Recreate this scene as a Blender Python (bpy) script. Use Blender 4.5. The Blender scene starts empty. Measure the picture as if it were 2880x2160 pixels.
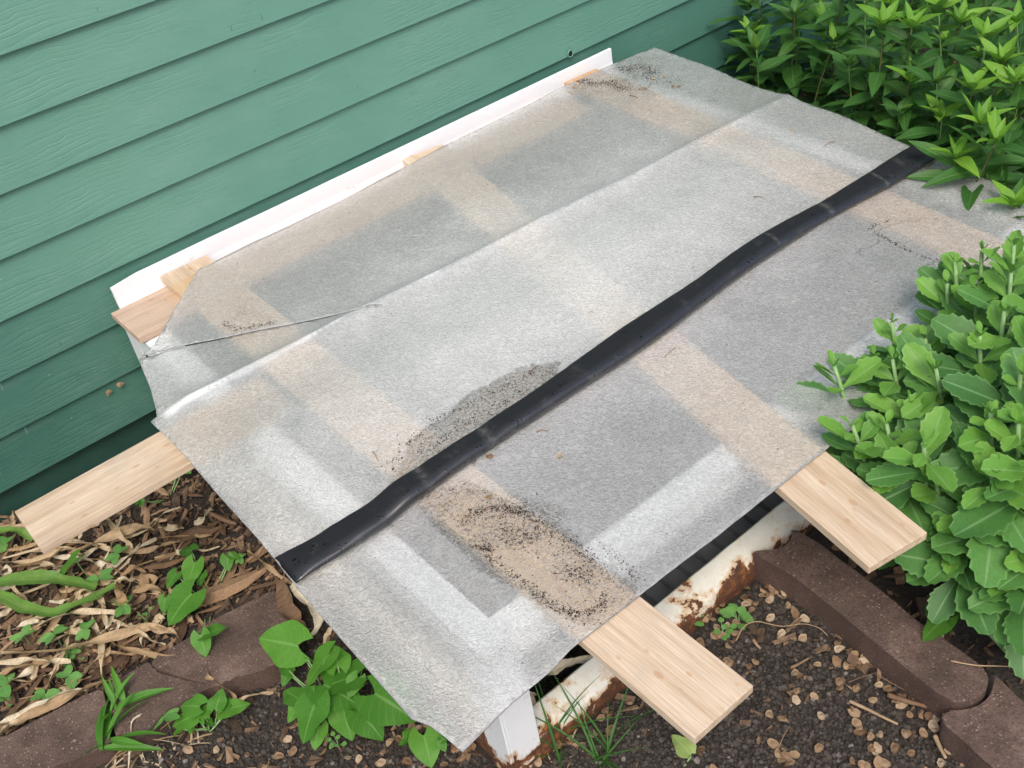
import bpy, bmesh, math, random
from mathutils import Vector, Matrix, noise
from mathutils.geometry import delaunay_2d_cdt

SC = bpy.context.scene
COL = SC.collection
# ------------------------------------------------------------------ camera
F, CX, CY = 3050.0, 1440.0, 1080.0
RC = Matrix(((0.75764037, 0.47804991, -0.44435274), (-0.63670089, 0.39166242, -0.66423831), (-0.14350279, 0.78617354, 0.60111406)))
CAM = Vector((0.0, -2.698, 1.89))
cd = bpy.data.cameras.new('camera'); cam = bpy.data.objects.new('camera', cd); COL.objects.link(cam)
cam.matrix_world = Matrix.Translation(CAM) @ RC.to_4x4()
cd.sensor_width = 36.0; cd.lens = F / 2880 * 36; cd.clip_start = 0.05; cd.clip_end = 200
SC.camera = cam
# ------------------------------------------------------------------ light
SUN_DIR = Vector((-0.45, -0.62, 0.95)).normalized()        # towards the sun
W = bpy.data.worlds.new('World'); SC.world = W; W.use_nodes = True
nt = W.node_tree; bg = nt.nodes['Background']
sky = nt.nodes.new('ShaderNodeTexSky'); sky.sky_type = 'NISHITA'; sky.sun_disc = False
sky.sun_elevation = math.asin(SUN_DIR.z); sky.sun_rotation = math.atan2(SUN_DIR.x, SUN_DIR.y)
sky.dust_density = 4.5; sky.air_density = 1.0; sky.ozone_density = 1.0
nt.links.new(sky.outputs[0], bg.inputs[0]); bg.inputs[1].default_value = 0.15
sd = bpy.data.lights.new('sun', 'SUN'); so = bpy.data.objects.new('sun', sd); COL.objects.link(so)
sd.energy = 1.25; sd.angle = math.radians(24); sd.color = (1.0, 0.965, 0.91)
so.rotation_euler = SUN_DIR.to_track_quat('Z', 'Y').to_euler(); so.location = (0, 0, 5)
SC.view_settings.view_transform = 'Standard'; SC.view_settings.look = 'None'
SC.view_settings.exposure = 0.40; SC.view_settings.gamma = 1; SC.view_settings.use_curve_mapping = False
SC.cycles.use_denoising = True
SC.cycles.max_bounces = 10; SC.cycles.transmission_bounces = 8; SC.cycles.diffuse_bounces = 5
SC.cycles.caustics_refractive = True; SC.cycles.blur_glossy = 0.5

# ------------------------------------------------------------------ geometry helpers
def ray(px, py):
    d = RC @ Vector(((px - CX) / F, -(py - CY) / F, -1.0)); return d.normalized()
def at(px, py, z=0.0):
    d = ray(px, py); return CAM + d * ((z - CAM.z) / d.z)
def aty(px, py, y=0.0):
    d = ray(px, py); return CAM + d * ((y - CAM.y) / d.y)
ZB, SL = 0.50, math.tan(math.radians(3.2))               # top of the support planks: z = ZB + SL*(y+.05)
def zpl(y): return ZB + SL * (y + 0.05)
def atp(px, py, off=0.0):
    d = ray(px, py)
    t = (ZB + off + SL * (CAM.y + .05) - CAM.z) / (d.z - SL * d.y); return CAM + d * t

def link(name, me, parent=None, mat=None):
    o = bpy.data.objects.new(name, me); COL.objects.link(o)
    if parent: o.parent = parent
    if mat is not None and me is not None and not me.materials: me.materials.append(mat)
    return o
def empty(name, loc=(0, 0, 0), rz=0.0):
    o = bpy.data.objects.new(name, None); COL.objects.link(o); o.location = loc; o.rotation_euler = (0, 0, rz)
    o.empty_display_size = .05; return o
def tag(o, label=None, cat=None, group=None, kind=None):
    if label: o['label'] = label
    if cat: o['category'] = cat
    if group: o['group'] = group
    if kind: o['kind'] = kind
    return o
def mesh(name, vs, fs, smooth=False, uvs=None):
    me = bpy.data.meshes.new(name); me.from_pydata([tuple(v) for v in vs], [], fs); me.update()
    if smooth: me.polygons.foreach_set('use_smooth', [True] * len(me.polygons))
    if uvs:
        ul = me.uv_layers.new(name='UVMap'); vi = [0] * len(me.loops); me.loops.foreach_get('vertex_index', vi)
        flat = []
        for i in vi: flat += list(uvs[i])
        ul.data.foreach_set('uv', flat)
    return me
def bm_mesh(name, bm, smooth=False):
    bmesh.ops.recalc_face_normals(bm, faces=bm.faces)
    me = bpy.data.meshes.new(name); bm.to_mesh(me); bm.free()
    if smooth: me.polygons.foreach_set('use_smooth', [True] * len(me.polygons))
    return me
def box_bm(sx, sy, sz, bev=0.0, c=(0, 0, 0), cuts=0):
    bm = bmesh.new(); bmesh.ops.create_cube(bm, size=1.0, matrix=Matrix.Translation(c) @ Matrix.Diagonal((sx, sy, sz, 1)))
    if bev: bmesh.ops.bevel(bm, geom=list(bm.edges), offset=bev, segments=2, affect='EDGES', profile=.6)
    return bm
def prism(name, pts, z0, z1, bev=0.0, smooth=False):
    bm = bmesh.new(); top = [bm.verts.new((p[0], p[1], z1)) for p in pts]; bot = [bm.verts.new((p[0], p[1], z0)) for p in pts]
    ft = bm.faces.new(top); bm.faces.new(bot[::-1]); n = len(pts)
    for i in range(n): bm.faces.new((top[i], bot[i], bot[(i + 1) % n], top[(i + 1) % n]))
    if bev: bmesh.ops.bevel(bm, geom=list(ft.edges), offset=bev, segments=3, affect='EDGES', profile=.5)
    return bm_mesh(name, bm, smooth)
def catmull(P, n):
    out = []; P = [Vector(p) for p in P]; Q = [P[0] * 2 - P[1]] + P + [P[-1] * 2 - P[-2]]
    for i in range(1, len(Q) - 2):
        for k in range(n):
            t = k / n; a, b, c, d = Q[i - 1:i + 3]
            out.append(0.5 * ((2 * b) + (c - a) * t + (2 * a - 5 * b + 4 * c - d) * t * t + (3 * b - a - 3 * c + d) * t ** 3))
    out.append(P[-1]); return out
def tube(P, r0, r1=None, k=5, vs=None, fs=None):
    own = vs is None
    if own: vs, fs = [], []
    if r1 is None: r1 = r0
    n = len(P); base = len(vs); up = Vector((.13, .21, 1)).normalized()
    for i, p in enumerate(P):
        t = (P[min(i + 1, n - 1)] - P[max(i - 1, 0)]).normalized()
        a = t.cross(up)
        if a.length < .05: a = t.cross(Vector((1, 0, 0)))
        a.normalize(); b = t.cross(a); r = r0 + (r1 - r0) * i / (n - 1)
        for j in range(k):
            th = 2 * math.pi * j / k; vs.append(p + a * (math.cos(th) * r) + b * (math.sin(th) * r))
    for i in range(n - 1):
        for j in range(k): fs.append((base + i * k + j, base + i * k + (j + 1) % k, base + (i + 1) * k + (j + 1) % k, base + (i + 1) * k + j))
    fs.append(tuple(base + j for j in range(k))[::-1]); fs.append(tuple(base + (n - 1) * k + j for j in range(k)))
    return vs, fs

# ------------------------------------------------------------------ materials
class M:
    def __init__(s, name):
        s.m = bpy.data.materials.new(name); s.m.use_nodes = True; s.t = s.m.node_tree; s.b = s.t.nodes['Principled BSDF']; s.out = s.t.nodes['Material Output']
        s.tc = s.n('ShaderNodeTexCoord'); s.vec = s.tc.outputs['Object']
    def n(s, typ, **kw):
        nd = s.t.nodes.new(typ)
        for k, v in kw.items(): setattr(nd, k, v)
        return nd
    def L(s, a, b): s.t.links.new(a, b)
    def set(s, nd, **kw):
        for k, v in kw.items():
            i = nd.inputs[k.replace('_', ' ')]
            if hasattr(v, 'is_linked') or hasattr(v, 'links'): s.L(v, i)
            else: i.default_value = v
    def mapping(s, scale=(1, 1, 1), rot=(0, 0, 0), loc=(0, 0, 0), vec=None):
        m = s.n('ShaderNodeMapping'); s.L(vec or s.vec, m.inputs[0]); m.inputs['Scale'].default_value = scale
        m.inputs['Rotation'].default_value = rot; m.inputs['Location'].default_value = loc; return m.outputs[0]
    def noise(s, scale, detail=4, rough=.55, dist=0, vec=None, col=False):
        x = s.n('ShaderNodeTexNoise'); s.L(vec or s.vec, x.inputs['Vector']); x.inputs['Scale'].default_value = scale
        x.inputs['Detail'].default_value = detail; x.inputs['Roughness'].default_value = rough; x.inputs['Distortion'].default_value = dist
        return x.outputs['Color' if col else 'Fac']
    def voro(s, scale, feat='F1', vec=None, out='Distance', rnd=1.0):
        x = s.n('ShaderNodeTexVoronoi', feature=feat); s.L(vec or s.vec, x.inputs['Vector']); x.inputs['Scale'].default_value = scale
        x.inputs['Randomness'].default_value = rnd; return x.outputs[out]
    def ramp(s, fac, stops, interp='LINEAR'):
        r = s.n('ShaderNodeValToRGB'); s.L(fac, r.inputs[0]); e = r.color_ramp.elements; r.color_ramp.interpolation = interp
        while len(e) < len(stops): e.new(.5)
        for i, (p, c) in enumerate(stops):
            e[i].position = p; e[i].color = (c, c, c, 1) if isinstance(c, (int, float)) else (*c, 1)
        return r.outputs[0]
    def math(s, op, a, b=None, c=None, clamp=False):
        x = s.n('ShaderNodeMath', operation=op, use_clamp=clamp)
        for i, v in enumerate((a, b, c)):
            if v is None: continue
            if hasattr(v, 'links'): s.L(v, x.inputs[i])
            else: x.inputs[i].default_value = v
        return x.outputs[0]
    def mix(s, fac, a, b, typ='MIX'):
        x = s.n('ShaderNodeMix', data_type='RGBA', blend_type=typ)
        for i, v in ((0, fac), (6, a), (7, b)):
            if hasattr(v, 'links'): s.L(v, x.inputs[i])
            else: x.inputs[i].default_value = v if i == 0 else (*v, 1)
        return x.outputs[2]
    def bump(s, h, strength=.5, dist=.002, normal=None):
        b = s.n('ShaderNodeBump'); s.L(h, b.inputs['Height']); b.inputs['Strength'].default_value = strength; b.inputs['Distance'].default_value = dist
        if normal: s.L(normal, b.inputs['Normal'])
        return b.outputs[0]
    def sep(s, vec=None):
        x = s.n('ShaderNodeSeparateXYZ'); s.L(vec or s.vec, x.inputs[0]); return x.outputs
    def obrand(s): return s.n('ShaderNodeObjectInfo').outputs['Random']

def m_siding():
    m = M('green_siding_paint'); v = m.vec
    wx = m.mapping((2.6, 9, 22)); warp = m.noise(3.5, 3, .6, vec=m.mapping((1.2, 1, 3.5)), col=True)
    add = m.n('ShaderNodeMixRGB', blend_type='ADD'); add.inputs[0].default_value = .9; m.L(wx, add.inputs[1]); m.L(warp, add.inputs[2])
    g = m.n('ShaderNodeTexWave', wave_type='BANDS', bands_direction='Z'); m.L(add.outputs[0], g.inputs['Vector'])
    m.set(g, Scale=1.1, Distortion=9.0, Detail=3.0, Detail_Scale=1.1)
    lines = m.ramp(g.outputs['Fac'], [(0, 0), (.12, .75), (.35, 1), (1, 1)])
    fine = m.noise(60, 4, .6, vec=m.mapping((1, 1, 5))); big = m.noise(2.2, 3, .55)
    mask = m.ramp(m.noise(5, 2, .5, vec=m.mapping((1, 1, 2))), [(.38, 0), (.6, 1)])
    h = m.math('ADD', m.math('MULTIPLY', lines, mask), m.math('MULTIPLY', fine, .35))
    at_ = m.n('ShaderNodeAttribute', attribute_type='OBJECT', attribute_name='paleness')
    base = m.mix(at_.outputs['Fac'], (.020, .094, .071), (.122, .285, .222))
    base = m.mix(m.ramp(big, [(.3, 0), (.75, .35)]), base, (.15, .32, .24))
    base = m.mix(m.ramp(m.noise(420, 2, .5), [(.66, 0), (.75, .25)]), base, (.04, .12, .09))
    base = m.mix(m.ramp(m.noise(3.1, 5, .7, vec=m.mapping((.6, 1, 1.6))), [(.48, 0), (.8, .28)]), base, (.22, .36, .31)); base = m.mix(m.ramp(m.noise(34, 5, .8, vec=m.mapping((.4, 1, 1.5))), [(.56, 0), (.8, .35)]), base, (.055, .13, .10))
    # chalky scuff marks low on the wall at the left
    s = m.mapping((9, 1, 2.2), rot=(0, -.75, 0)); sc = m.ramp(m.noise(3.2, 5, .75, dist=.6, vec=s), [(.64, 0), (.74, .75)])
    xyz = m.sep(); lowm = m.math('MULTIPLY', m.ramp(xyz[2], [(.0, 1), (.3, 1), (.42, 0)]), m.ramp(xyz[0], [(.0, 1), (.24, 1), (.4, 0)]))
    base = m.mix(m.math('MULTIPLY', sc, lowm), base, (.22, .34, .36))
    spk = m.ramp(m.voro(26), [(.0, 1), (.022, .9), (.035, 0)]); base = m.mix(m.math('MULTIPLY', spk, m.ramp(m.noise(3.3, 0), [(.5, 0), (.58, 1)])), base, (.5, .6, .55))
    m.L(base, m.b.inputs['Base Color']); m.set(m.b, Roughness=.52)
    m.L(m.bump(h, .4, .0014), m.b.inputs['Normal']); return m.m
def m_foundation():
    m = M('dark_green_foundation_paint'); n = m.noise(9, 5, .6); m.L(m.ramp(n, [(.3, (.012, .048, .036)), (.7, (.020, .070, .052))]), m.b.inputs['Base Color'])
    m.set(m.b, Roughness=.6); m.L(m.bump(m.noise(120, 3), .3, .002), m.b.inputs['Normal']); return m.m
def m_wood(name, a, b, c, stain=(.42, .22, .09), grain=55):
    m = M(name); r = m.obrand(); off = m.n('ShaderNodeCombineXYZ'); m.L(m.math('MULTIPLY', r, 9), off.inputs[1]); m.L(m.math('MULTIPLY', r, 5), off.inputs[0])
    ad = m.n('ShaderNodeVectorMath', operation='ADD'); m.L(m.vec, ad.inputs[0]); m.L(off.outputs[0], ad.inputs[1]); v = ad.outputs[0]
    w = m.noise(grain, 4, .6, dist=.35, vec=m.mapping((.045, 1, 1.2), vec=v)); w2 = m.noise(14, 3, .55, dist=.8, vec=m.mapping((.08, 1, 1), vec=v))
    fine = m.noise(420, 2, .6, vec=m.mapping((.03, 1, 1), vec=v))
    col = m.ramp(m.math('ADD', m.math('MULTIPLY', w, .6), m.math('MULTIPLY', w2, .4)), [(.36, b), (.5, a), (.68, c)])
    col = m.mix(m.ramp(fine, [(.38, .42), (.58, 0)]), col, tuple(x * .72 for x in b))
    pos = m.n('ShaderNodeNewGeometry').outputs['Position']; pp = m.sep(pos)      # fresh, warm, unbleached wood where the sheet has kept the sun and rain off
    inx = m.math('MULTIPLY', m.ramp(pp[0], [(.45, 0), (.49, 1)]), m.math('GREATER_THAN', pp[1], -1.71)); inx = m.math('MULTIPLY', inx, m.math('MULTIPLY', m.math('LESS_THAN', pp[1], -.11), m.math('MAXIMUM', m.ramp(pp[0], [(.66, 0), (.76, 1)]), m.math('LESS_THAN', pp[1], -.28)))); col = m.mix(m.math('MULTIPLY', inx, .6), col, m.mix(w, (.52, .31, .13), (.70, .46, .22)))
    xyz = m.sep(); geo = m.n('ShaderNodeNewGeometry')
    spots = m.ramp(m.voro(20, vec=m.mapping((.7, 1.3, 1), vec=v)), [(.0, 1), (.13, .85), (.17, 0)])
    sm = m.ramp(m.noise(8, 1, vec=v), [(.40, 0), (.46, 1)])
    col = m.mix(m.math('MULTIPLY', m.math('MULTIPLY', spots, sm), .5), col, stain)
    dirt = m.ramp(m.noise(7, 5, .65, vec=v), [(.5, 0), (.8, .35)]); col = m.mix(dirt, col, (.33, .29, .25))
    m.L(col, m.b.inputs['Base Color']); m.set(m.b, Roughness=.72)
    m.L(m.bump(m.math('ADD', w, m.math('MULTIPLY', fine, .5)), .35, .0012), m.b.inputs['Normal']); return m.m
def m_rusty(name, rust_low=True, amount=0.0, base=(.78, .80, .83), grub=.55):
    m = M(name); geo = m.n('ShaderNodeNewGeometry'); P = geo.outputs['Position']; xyz = m.sep(P)
    n = m.noise(14, 6, .68, dist=.3, vec=P); n2 = m.noise(70, 4, .6, vec=P)
    low = m.ramp(xyz[2], [(.0, .9), (.05, .62), (.062, .30), (.12, .12), (.26, 0)]) if rust_low else None
    f = m.math('ADD', n, amount - .1)
    if low is not None: f = m.math('ADD', f, m.math('MULTIPLY', low, .42))
    f = m.math('ADD', f, m.math('MULTIPLY', m.math('SUBTRACT', n2, .5), .18))
    mask = m.ramp(f, [(.565, 0), (.585, 1)]); halo = m.ramp(f, [(.47, 0), (.57, 1)])
    rust = m.ramp(m.noise(45, 5, .7, vec=P), [(.3, (.045, .022, .014)), (.52, (.10, .040, .017)), (.7, (.33, .115, .03))])
    paint = m.mix(m.ramp(m.noise(26, 5, .7, vec=P), [(.42, 0), (.75, grub)]), base, (.50, .47, .38))
    paint = m.mix(m.math('MULTIPLY', halo, .8), paint, (.50, .28, .11))
    m.L(m.mix(mask, paint, rust), m.b.inputs['Base Color']); m.L(m.ramp(mask, [(0, .42), (1, .85)]), m.b.inputs['Roughness'])
    m.L(m.bump(m.math('ADD', m.math('MULTIPLY', mask, -.6), m.math('MULTIPLY', n2, .5)), .6, .002), m.b.inputs['Normal']); return m.m
def m_galv():
    m = M('grey_corrugated_steel'); m.L(m.ramp(m.noise(12, 4), [(.3, (.07, .072, .075)), (.7, (.11, .112, .115))]), m.b.inputs['Base Color']); m.set(m.b, Roughness=.55, Metallic=.2); return m.m
def ellipse(m, P, cx, cy, ang, rx, ry, edge=.25, wob=.25, nz=None):
    mp = m.n('ShaderNodeMapping'); mp.vector_type = 'TEXTURE'; m.L(P, mp.inputs[0]); mp.inputs['Location'].default_value = (cx, cy, 0); mp.inputs['Rotation'].default_value = (0, 0, ang)
    mp.inputs['Scale'].default_value = (rx, ry, 1000)
    ln = m.n('ShaderNodeVectorMath', operation='LENGTH'); m.L(mp.outputs[0], ln.inputs[0])
    return m.math('ADD', ln.outputs['Value'], m.math('MULTIPLY', m.math('SUBTRACT', nz, .5), wob))
def m_sheet():
    m = M('frosted_fibreglass'); geo = m.n('ShaderNodeNewGeometry'); P = geo.outputs['Position']
    # pebbled worm-like relief
    wv = m.noise(60, 2, .5, vec=P, col=True); mx = m.n('ShaderNodeMixRGB', blend_type='ADD'); mx.inputs[0].default_value = .012; m.L(P, mx.inputs[1]); m.L(wv, mx.inputs[2])
    v1 = m.voro(105, 'DISTANCE_TO_EDGE', vec=mx.outputs[0]); v2 = m.noise(210, 2, .6, dist=1.2, vec=P); v3 = m.noise(60, 2, .5, dist=1.5, vec=P)
    w1 = m.noise(72, 1.2, .5, dist=1.7, vec=P); w2 = m.noise(120, 1.5, .5, dist=1.2, vec=m.mapping((1, 1, 1), rot=(0, 0, .7), vec=P))
    rid = lambda w, k: m.math('SUBTRACT', 1.0, m.math('MULTIPLY', m.math('ABSOLUTE', m.math('SUBTRACT', w, .5)), k), clamp=True)
    h = m.math('ADD', m.math('MULTIPLY', rid(w1, 7), .55), m.math('ADD', m.math('MULTIPLY', rid(w2, 7), .35), m.math('MULTIPLY', v3, .5)))
    bump = m.bump(h, .8, .0022)
    big = m.noise(3.2, 4, .6, vec=P); fib = m.noise(260, 3, .7, dist=1.5, vec=P)
    fibres = m.ramp(fib, [(.40, 0), (.62, 1)])
    col = m.ramp(big, [(.3, (.90, .905, .90)), (.7, (.97, .97, .965))])
    hn = m.ramp(m.math('MULTIPLY', h, .7), [(.22, 0), (.78, 1)])
    col = m.mix(m.math('MULTIPLY', hn, .6), m.mix(.6, col, (.80, .805, .795)), (.985, .99, .98))  # glints on the relief painted into the colour: ridges paler, gaps greyer
    specks = m.ramp(m.noise(95, 4, .75, vec=P), [(.60, 0), (.70, 1)]); area = m.ramp(m.noise(5.5, 4, .6, vec=P), [(.44, 0), (.66, 1)])
    grime = m.math('MULTIPLY', m.math('MULTIPLY', specks, area), .62)
    nz = m.noise(9, 5, .65, vec=P)
    def blot(cx, cy, a, rx, ry, inner, wob=.5):
        d = ellipse(m, P, cx, cy, a, rx, ry, wob=wob, nz=nz); return d
    c = lambda px, py: atp(px, py, .01)
    masks = []
    a = c(1345, 1190); d1 = blot(a.x, a.y, math.radians(5), .265, .078, 1, .95); masks.append(m.math('MULTIPLY', m.ramp(d1, [(.62, .95), (.82, .8), (.97, 0)]), m.ramp(m.noise(30, 4, .7, vec=P), [(.3, .55), (.5, 1)])))
    rim = m.math('MULTIPLY', m.ramp(d1, [(.80, 0), (.92, .5), (.98, 0)]), m.ramp(m.noise(40, 3, .7, vec=P), [(.4, 0), (.6, 1)]))
    a = c(1500, 1560); d2 = blot(a.x, a.y, math.radians(-84), .31, .085, 1, .9); ring = m.ramp(d2, [(.30, .25), (.62, .4), (.80, 1), (.92, .95), (1.0, 0)])
    a = c(1430, 1470); d2b = blot(a.x, a.y, math.radians(-20), .12, .085, 1, 1.6); patch2 = m.ramp(d2b, [(.25, 1), (.75, .95), (.95, 0)])
    a = c(1640, 1610); d2c = blot(a.x, a.y, math.radians(-84), .16, .05, 1, 1.6); patch3 = m.ramp(d2c, [(.25, .7), (.75, .6), (.95, 0)])
    a = c(1740, 215); d3 = blot(a.x, a.y, math.radians(3), .26, .14, 1, 1.3); patch4 = m.math('MULTIPLY', m.ramp(d3, [(.25, 1), (.6, .8), (.9, 0)]), m.ramp(m.noise(16, 3, .6, vec=P), [(.42, .15), (.56, 1)]))
    a = c(2570, 690); d4 = blot(a.x, a.y, 0, .15, .10, 1, 1.5); ring4 = m.math('MULTIPLY', m.ramp(d4, [(.86, 0), (.92, .7), (.98, 0)]), m.ramp(m.noise(5, 2, .5, vec=P), [(.46, 0), (.52, 1)]))
    a = c(690, 870); d5 = blot(a.x, a.y, math.radians(-88), .10, .05, 1, 1.2); patch5 = m.ramp(d5, [(.2, .5), (.8, .3), (.95, 0)])
    dk = m.ramp(m.noise(190, 3, .75, dist=1.0, vec=P), [(.48, 0), (.60, 1)])
    def mul(x, y): return m.math('MULTIPLY', x, y)
    def mxx(x, y): return m.math('MAXIMUM', x, y)
    soft = m.math('ADD', mul(dk, .6), .4)
    dirt = mxx(mxx(mul(ring, dk), mul(patch2, dk)), mxx(mul(patch3, dk), mul(patch4, dk)))
    dirt = mxx(mxx(dirt, mul(ring4, soft)), mxx(mul(patch5, dk), grime))
    wet = mxx(masks[0], 0.0)
    damp = m.ramp(d2, [(.75, .7), (1.0, 0)])
    att = m.n('ShaderNodeAttribute', attribute_name='crease')
    col = m.mix(mul(att.outputs['Fac'], .95), col, (.96, .975, 1.0))
    col = m.mix(mul(wet, .7), col, (.34, .31, .26)); col = m.mix(mul(wet, mul(dk, .85)), col, (.11, .09, .07)); col = m.mix(rim, col, (.12, .10, .08))
    col = m.mix(dirt, col, (.120, .080, .050))
    df = m.n('ShaderNodeBsdfDiffuse'); m.L(col, df.inputs[0]); m.L(bump, df.inputs['Normal'])
    tr = m.n('ShaderNodeBsdfTranslucent'); m.L(col, tr.inputs[0]); m.L(bump, tr.inputs['Normal'])
    dt = m.n('ShaderNodeMixShader'); dt.inputs[0].default_value = .10; m.L(df.outputs[0], dt.inputs[1]); m.L(tr.outputs[0], dt.inputs[2])
    rf = m.n('ShaderNodeBsdfRefraction'); rf.inputs['Color'].default_value = (.985, .99, .98, 1); rf.inputs['Roughness'].default_value = .22; rf.inputs['IOR'].default_value = 1.35
    m.L(m.bump(h, .35, .0015), rf.inputs['Normal'])
    # fibre weight decides how much is see-through; damp (wetted-out) and clean places clearer
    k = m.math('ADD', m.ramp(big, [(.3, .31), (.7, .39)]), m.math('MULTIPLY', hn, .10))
    a = c(1560, 800); dc = ellipse(m, P, a.x, a.y, .05, 1.05, .52, wob=.5, nz=nz); k = m.math('ADD', k, m.ramp(dc, [(.25, .30), (1.0, 0)]))     # sky sheen over the middle, painted in as denser haze
    k = m.math('SUBTRACT', k, m.math('MULTIPLY', damp, .20))
    k = m.math('MAXIMUM', k, m.math('MULTIPLY', dirt, .95)); k = m.math('MAXIMUM', k, mul(att.outputs['Fac'], .97))
    k = m.math('MINIMUM', m.math('MAXIMUM', k, m.math('MULTIPLY', wet, .85)), 1)
    k = m.math('MULTIPLY', k, m.n('ShaderNodeAttribute', attribute_name='fibre_side').outputs['Fac'])
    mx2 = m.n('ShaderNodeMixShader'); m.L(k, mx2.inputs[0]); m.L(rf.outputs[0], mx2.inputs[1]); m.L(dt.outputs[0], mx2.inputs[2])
    gl = m.n('ShaderNodeBsdfGlossy'); gl.inputs['Roughness'].default_value = .27; m.L(bump, gl.inputs['Normal'])
    fr = m.n('ShaderNodeFresnel'); fr.inputs['IOR'].default_value = 1.6; m.L(bump, fr.inputs['Normal'])
    bf = m.math('SUBTRACT', 1.0, geo.outputs['Backfacing'])
    mx3 = m.n('ShaderNodeMixShader'); m.L(m.math('MULTIPLY', fr.outputs[0], bf), mx3.inputs[0]); m.L(mx2.outputs[0], mx3.inputs[1]); m.L(gl.outputs[0], mx3.inputs[2])
    m.t.nodes.remove(m.b); m.L(mx3.outputs[0], m.out.inputs[0]); return m.m
def m_tube():
    m = M('black_ribbed_vinyl'); uv = m.tc.outputs['UV']; s = m.sep(uv)
    rib = m.math('SINE', m.math('MULTIPLY', s[0], 2900.0))
    scuff = m.ramp(m.noise(2.4, 5, .7, vec=m.mapping((14, 1.2, 1), vec=uv)), [(.55, 0), (.78, .55)])
    cr_ = None
    for t0, w0 in ((.16, .006), (.24, .008), (.70, .004), (.80, .007), (.90, .004)):
        b_ = m.ramp(m.math('ABSOLUTE', m.math('SUBTRACT', m.math('ADD', s[0], m.math('MULTIPLY', s[1], .012)), t0)), [(0, 1), (w0, 0)])
        cr_ = b_ if cr_ is None else m.math('MAXIMUM', cr_, b_)
    scuff = m.math('MAXIMUM', scuff, m.math('MULTIPLY', cr_, m.ramp(m.noise(70, 4, .7), [(.4, .1), (.6, .9)])))
    drops = m.math('MAXIMUM', m.ramp(m.voro(42), [(.15, 1), (.19, 0)]), m.ramp(m.math('ADD', m.voro(95), m.math('MULTIPLY', m.noise(50, 2), .15)), [(.26, 1), (.31, 0)])); dm = m.ramp(m.noise(17, 3), [(.52, 0), (.56, 1)]); dd = m.math('MULTIPLY', drops, dm)
    col = m.mix(scuff, (.017, .017, .021), (.10, .10, .095)); col = m.mix(dd, col, (.003, .003, .003))
    m.L(col, m.b.inputs['Base Color']); fr_ = m.ramp(s[1], [(.30, 0), (.42, 1), (.60, 1), (.70, 0)]); rg = m.math('ADD', m.ramp(m.noise(18, 4, .7), [(.3, .24), (.7, .36)]), m.math('MULTIPLY', m.math('SUBTRACT', 1.0, fr_), .34)); m.L(m.math('SUBTRACT', rg, m.math('MULTIPLY', dd, .30), clamp=True), m.b.inputs['Roughness']); m.L(m.math('ADD', .22, m.math('MULTIPLY', fr_, .75)), m.b.inputs['Specular IOR Level'])
    h = m.math('ADD', m.math('MULTIPLY', rib, .12), m.math('ADD', m.math('MULTIPLY', dd, .9), m.math('MULTIPLY', m.noise(160, 3), .4)))
    m.L(m.bump(h, .5, .0012), m.b.inputs['Normal']); return m.m
def m_brick():
    m = M('red_brown_concrete'); geo = m.n('ShaderNodeNewGeometry'); P = geo.outputs['Position']
    n = m.noise(13, 5, .6, vec=P); col = m.ramp(n, [(.3, (.105, .066, .052)), (.55, (.195, .125, .100)), (.78, (.31, .215, .175))])
    st = m.voro(150, vec=P); stc = m.voro(150, vec=P, out='Color'); pick = m.math('GREATER_THAN', m.sep(stc)[0], .70)
    peb = m.math('MULTIPLY', m.ramp(st, [(.28, 1), (.40, 0)]), pick)
    pc = m.mix(m.sep(stc)[1], (.30, .17, .12), (.45, .40, .33)); col = m.mix(m.math('MULTIPLY', peb, .85), col, pc); col = m.mix(m.ramp(m.noise(260, 3, .8, vec=P), [(.5, 0), (.7, .5)]), col, (.30, .21, .17)); col = m.mix(m.ramp(m.noise(180, 4, .8, vec=P), [(.38, .6), (.5, 0)]), col, (.03, .02, .016))
    st2 = m.voro(48, vec=P); s2c = m.voro(48, vec=P, out='Color'); p2 = m.math('MULTIPLY', m.ramp(st2, [(.16, 1), (.22, 0)]), m.math('GREATER_THAN', m.sep(s2c)[0], .93))
    col = m.mix(m.math('MULTIPLY', p2, .8), col, m.mix(m.sep(s2c)[1], (.20, .12, .09), (.42, .38, .32)))
    moss = m.ramp(m.noise(6, 5, .65, vec=P), [(.52, 0), (.72, .7)]); col = m.mix(moss, col, (.055, .042, .032))
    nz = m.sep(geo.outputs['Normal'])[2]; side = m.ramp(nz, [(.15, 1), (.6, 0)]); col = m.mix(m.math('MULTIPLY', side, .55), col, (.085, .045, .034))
    m.L(col, m.b.inputs['Base Color']); m.set(m.b, Roughness=.9)
    h = m.math('ADD', m.math('MULTIPLY', peb, .4), m.math('ADD', m.noise(330, 4, .7, vec=P), m.math('MULTIPLY', m.noise(60, 3, vec=P), .8)))
    m.L(m.bump(h, 1.0, .006), m.b.inputs['Normal']); return m.m
def m_soil():
    m = M('dark_crumbly_soil'); geo = m.n('ShaderNodeNewGeometry'); P = geo.outputs['Position']
    n = m.noise(11, 6, .7, vec=P); col = m.ramp(n, [(.3, (.026, .020, .016)), (.6, (.050, .040, .032)), (.8, (.085, .068, .053))])
    m.L(col, m.b.inputs['Base Color']); m.set(m.b, Roughness=.95); m.L(m.bump(m.math('ADD', m.noise(130, 5, .7, vec=P), m.voro(90, vec=P)), 1, .006), m.b.inputs['Normal']); return m.m
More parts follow.
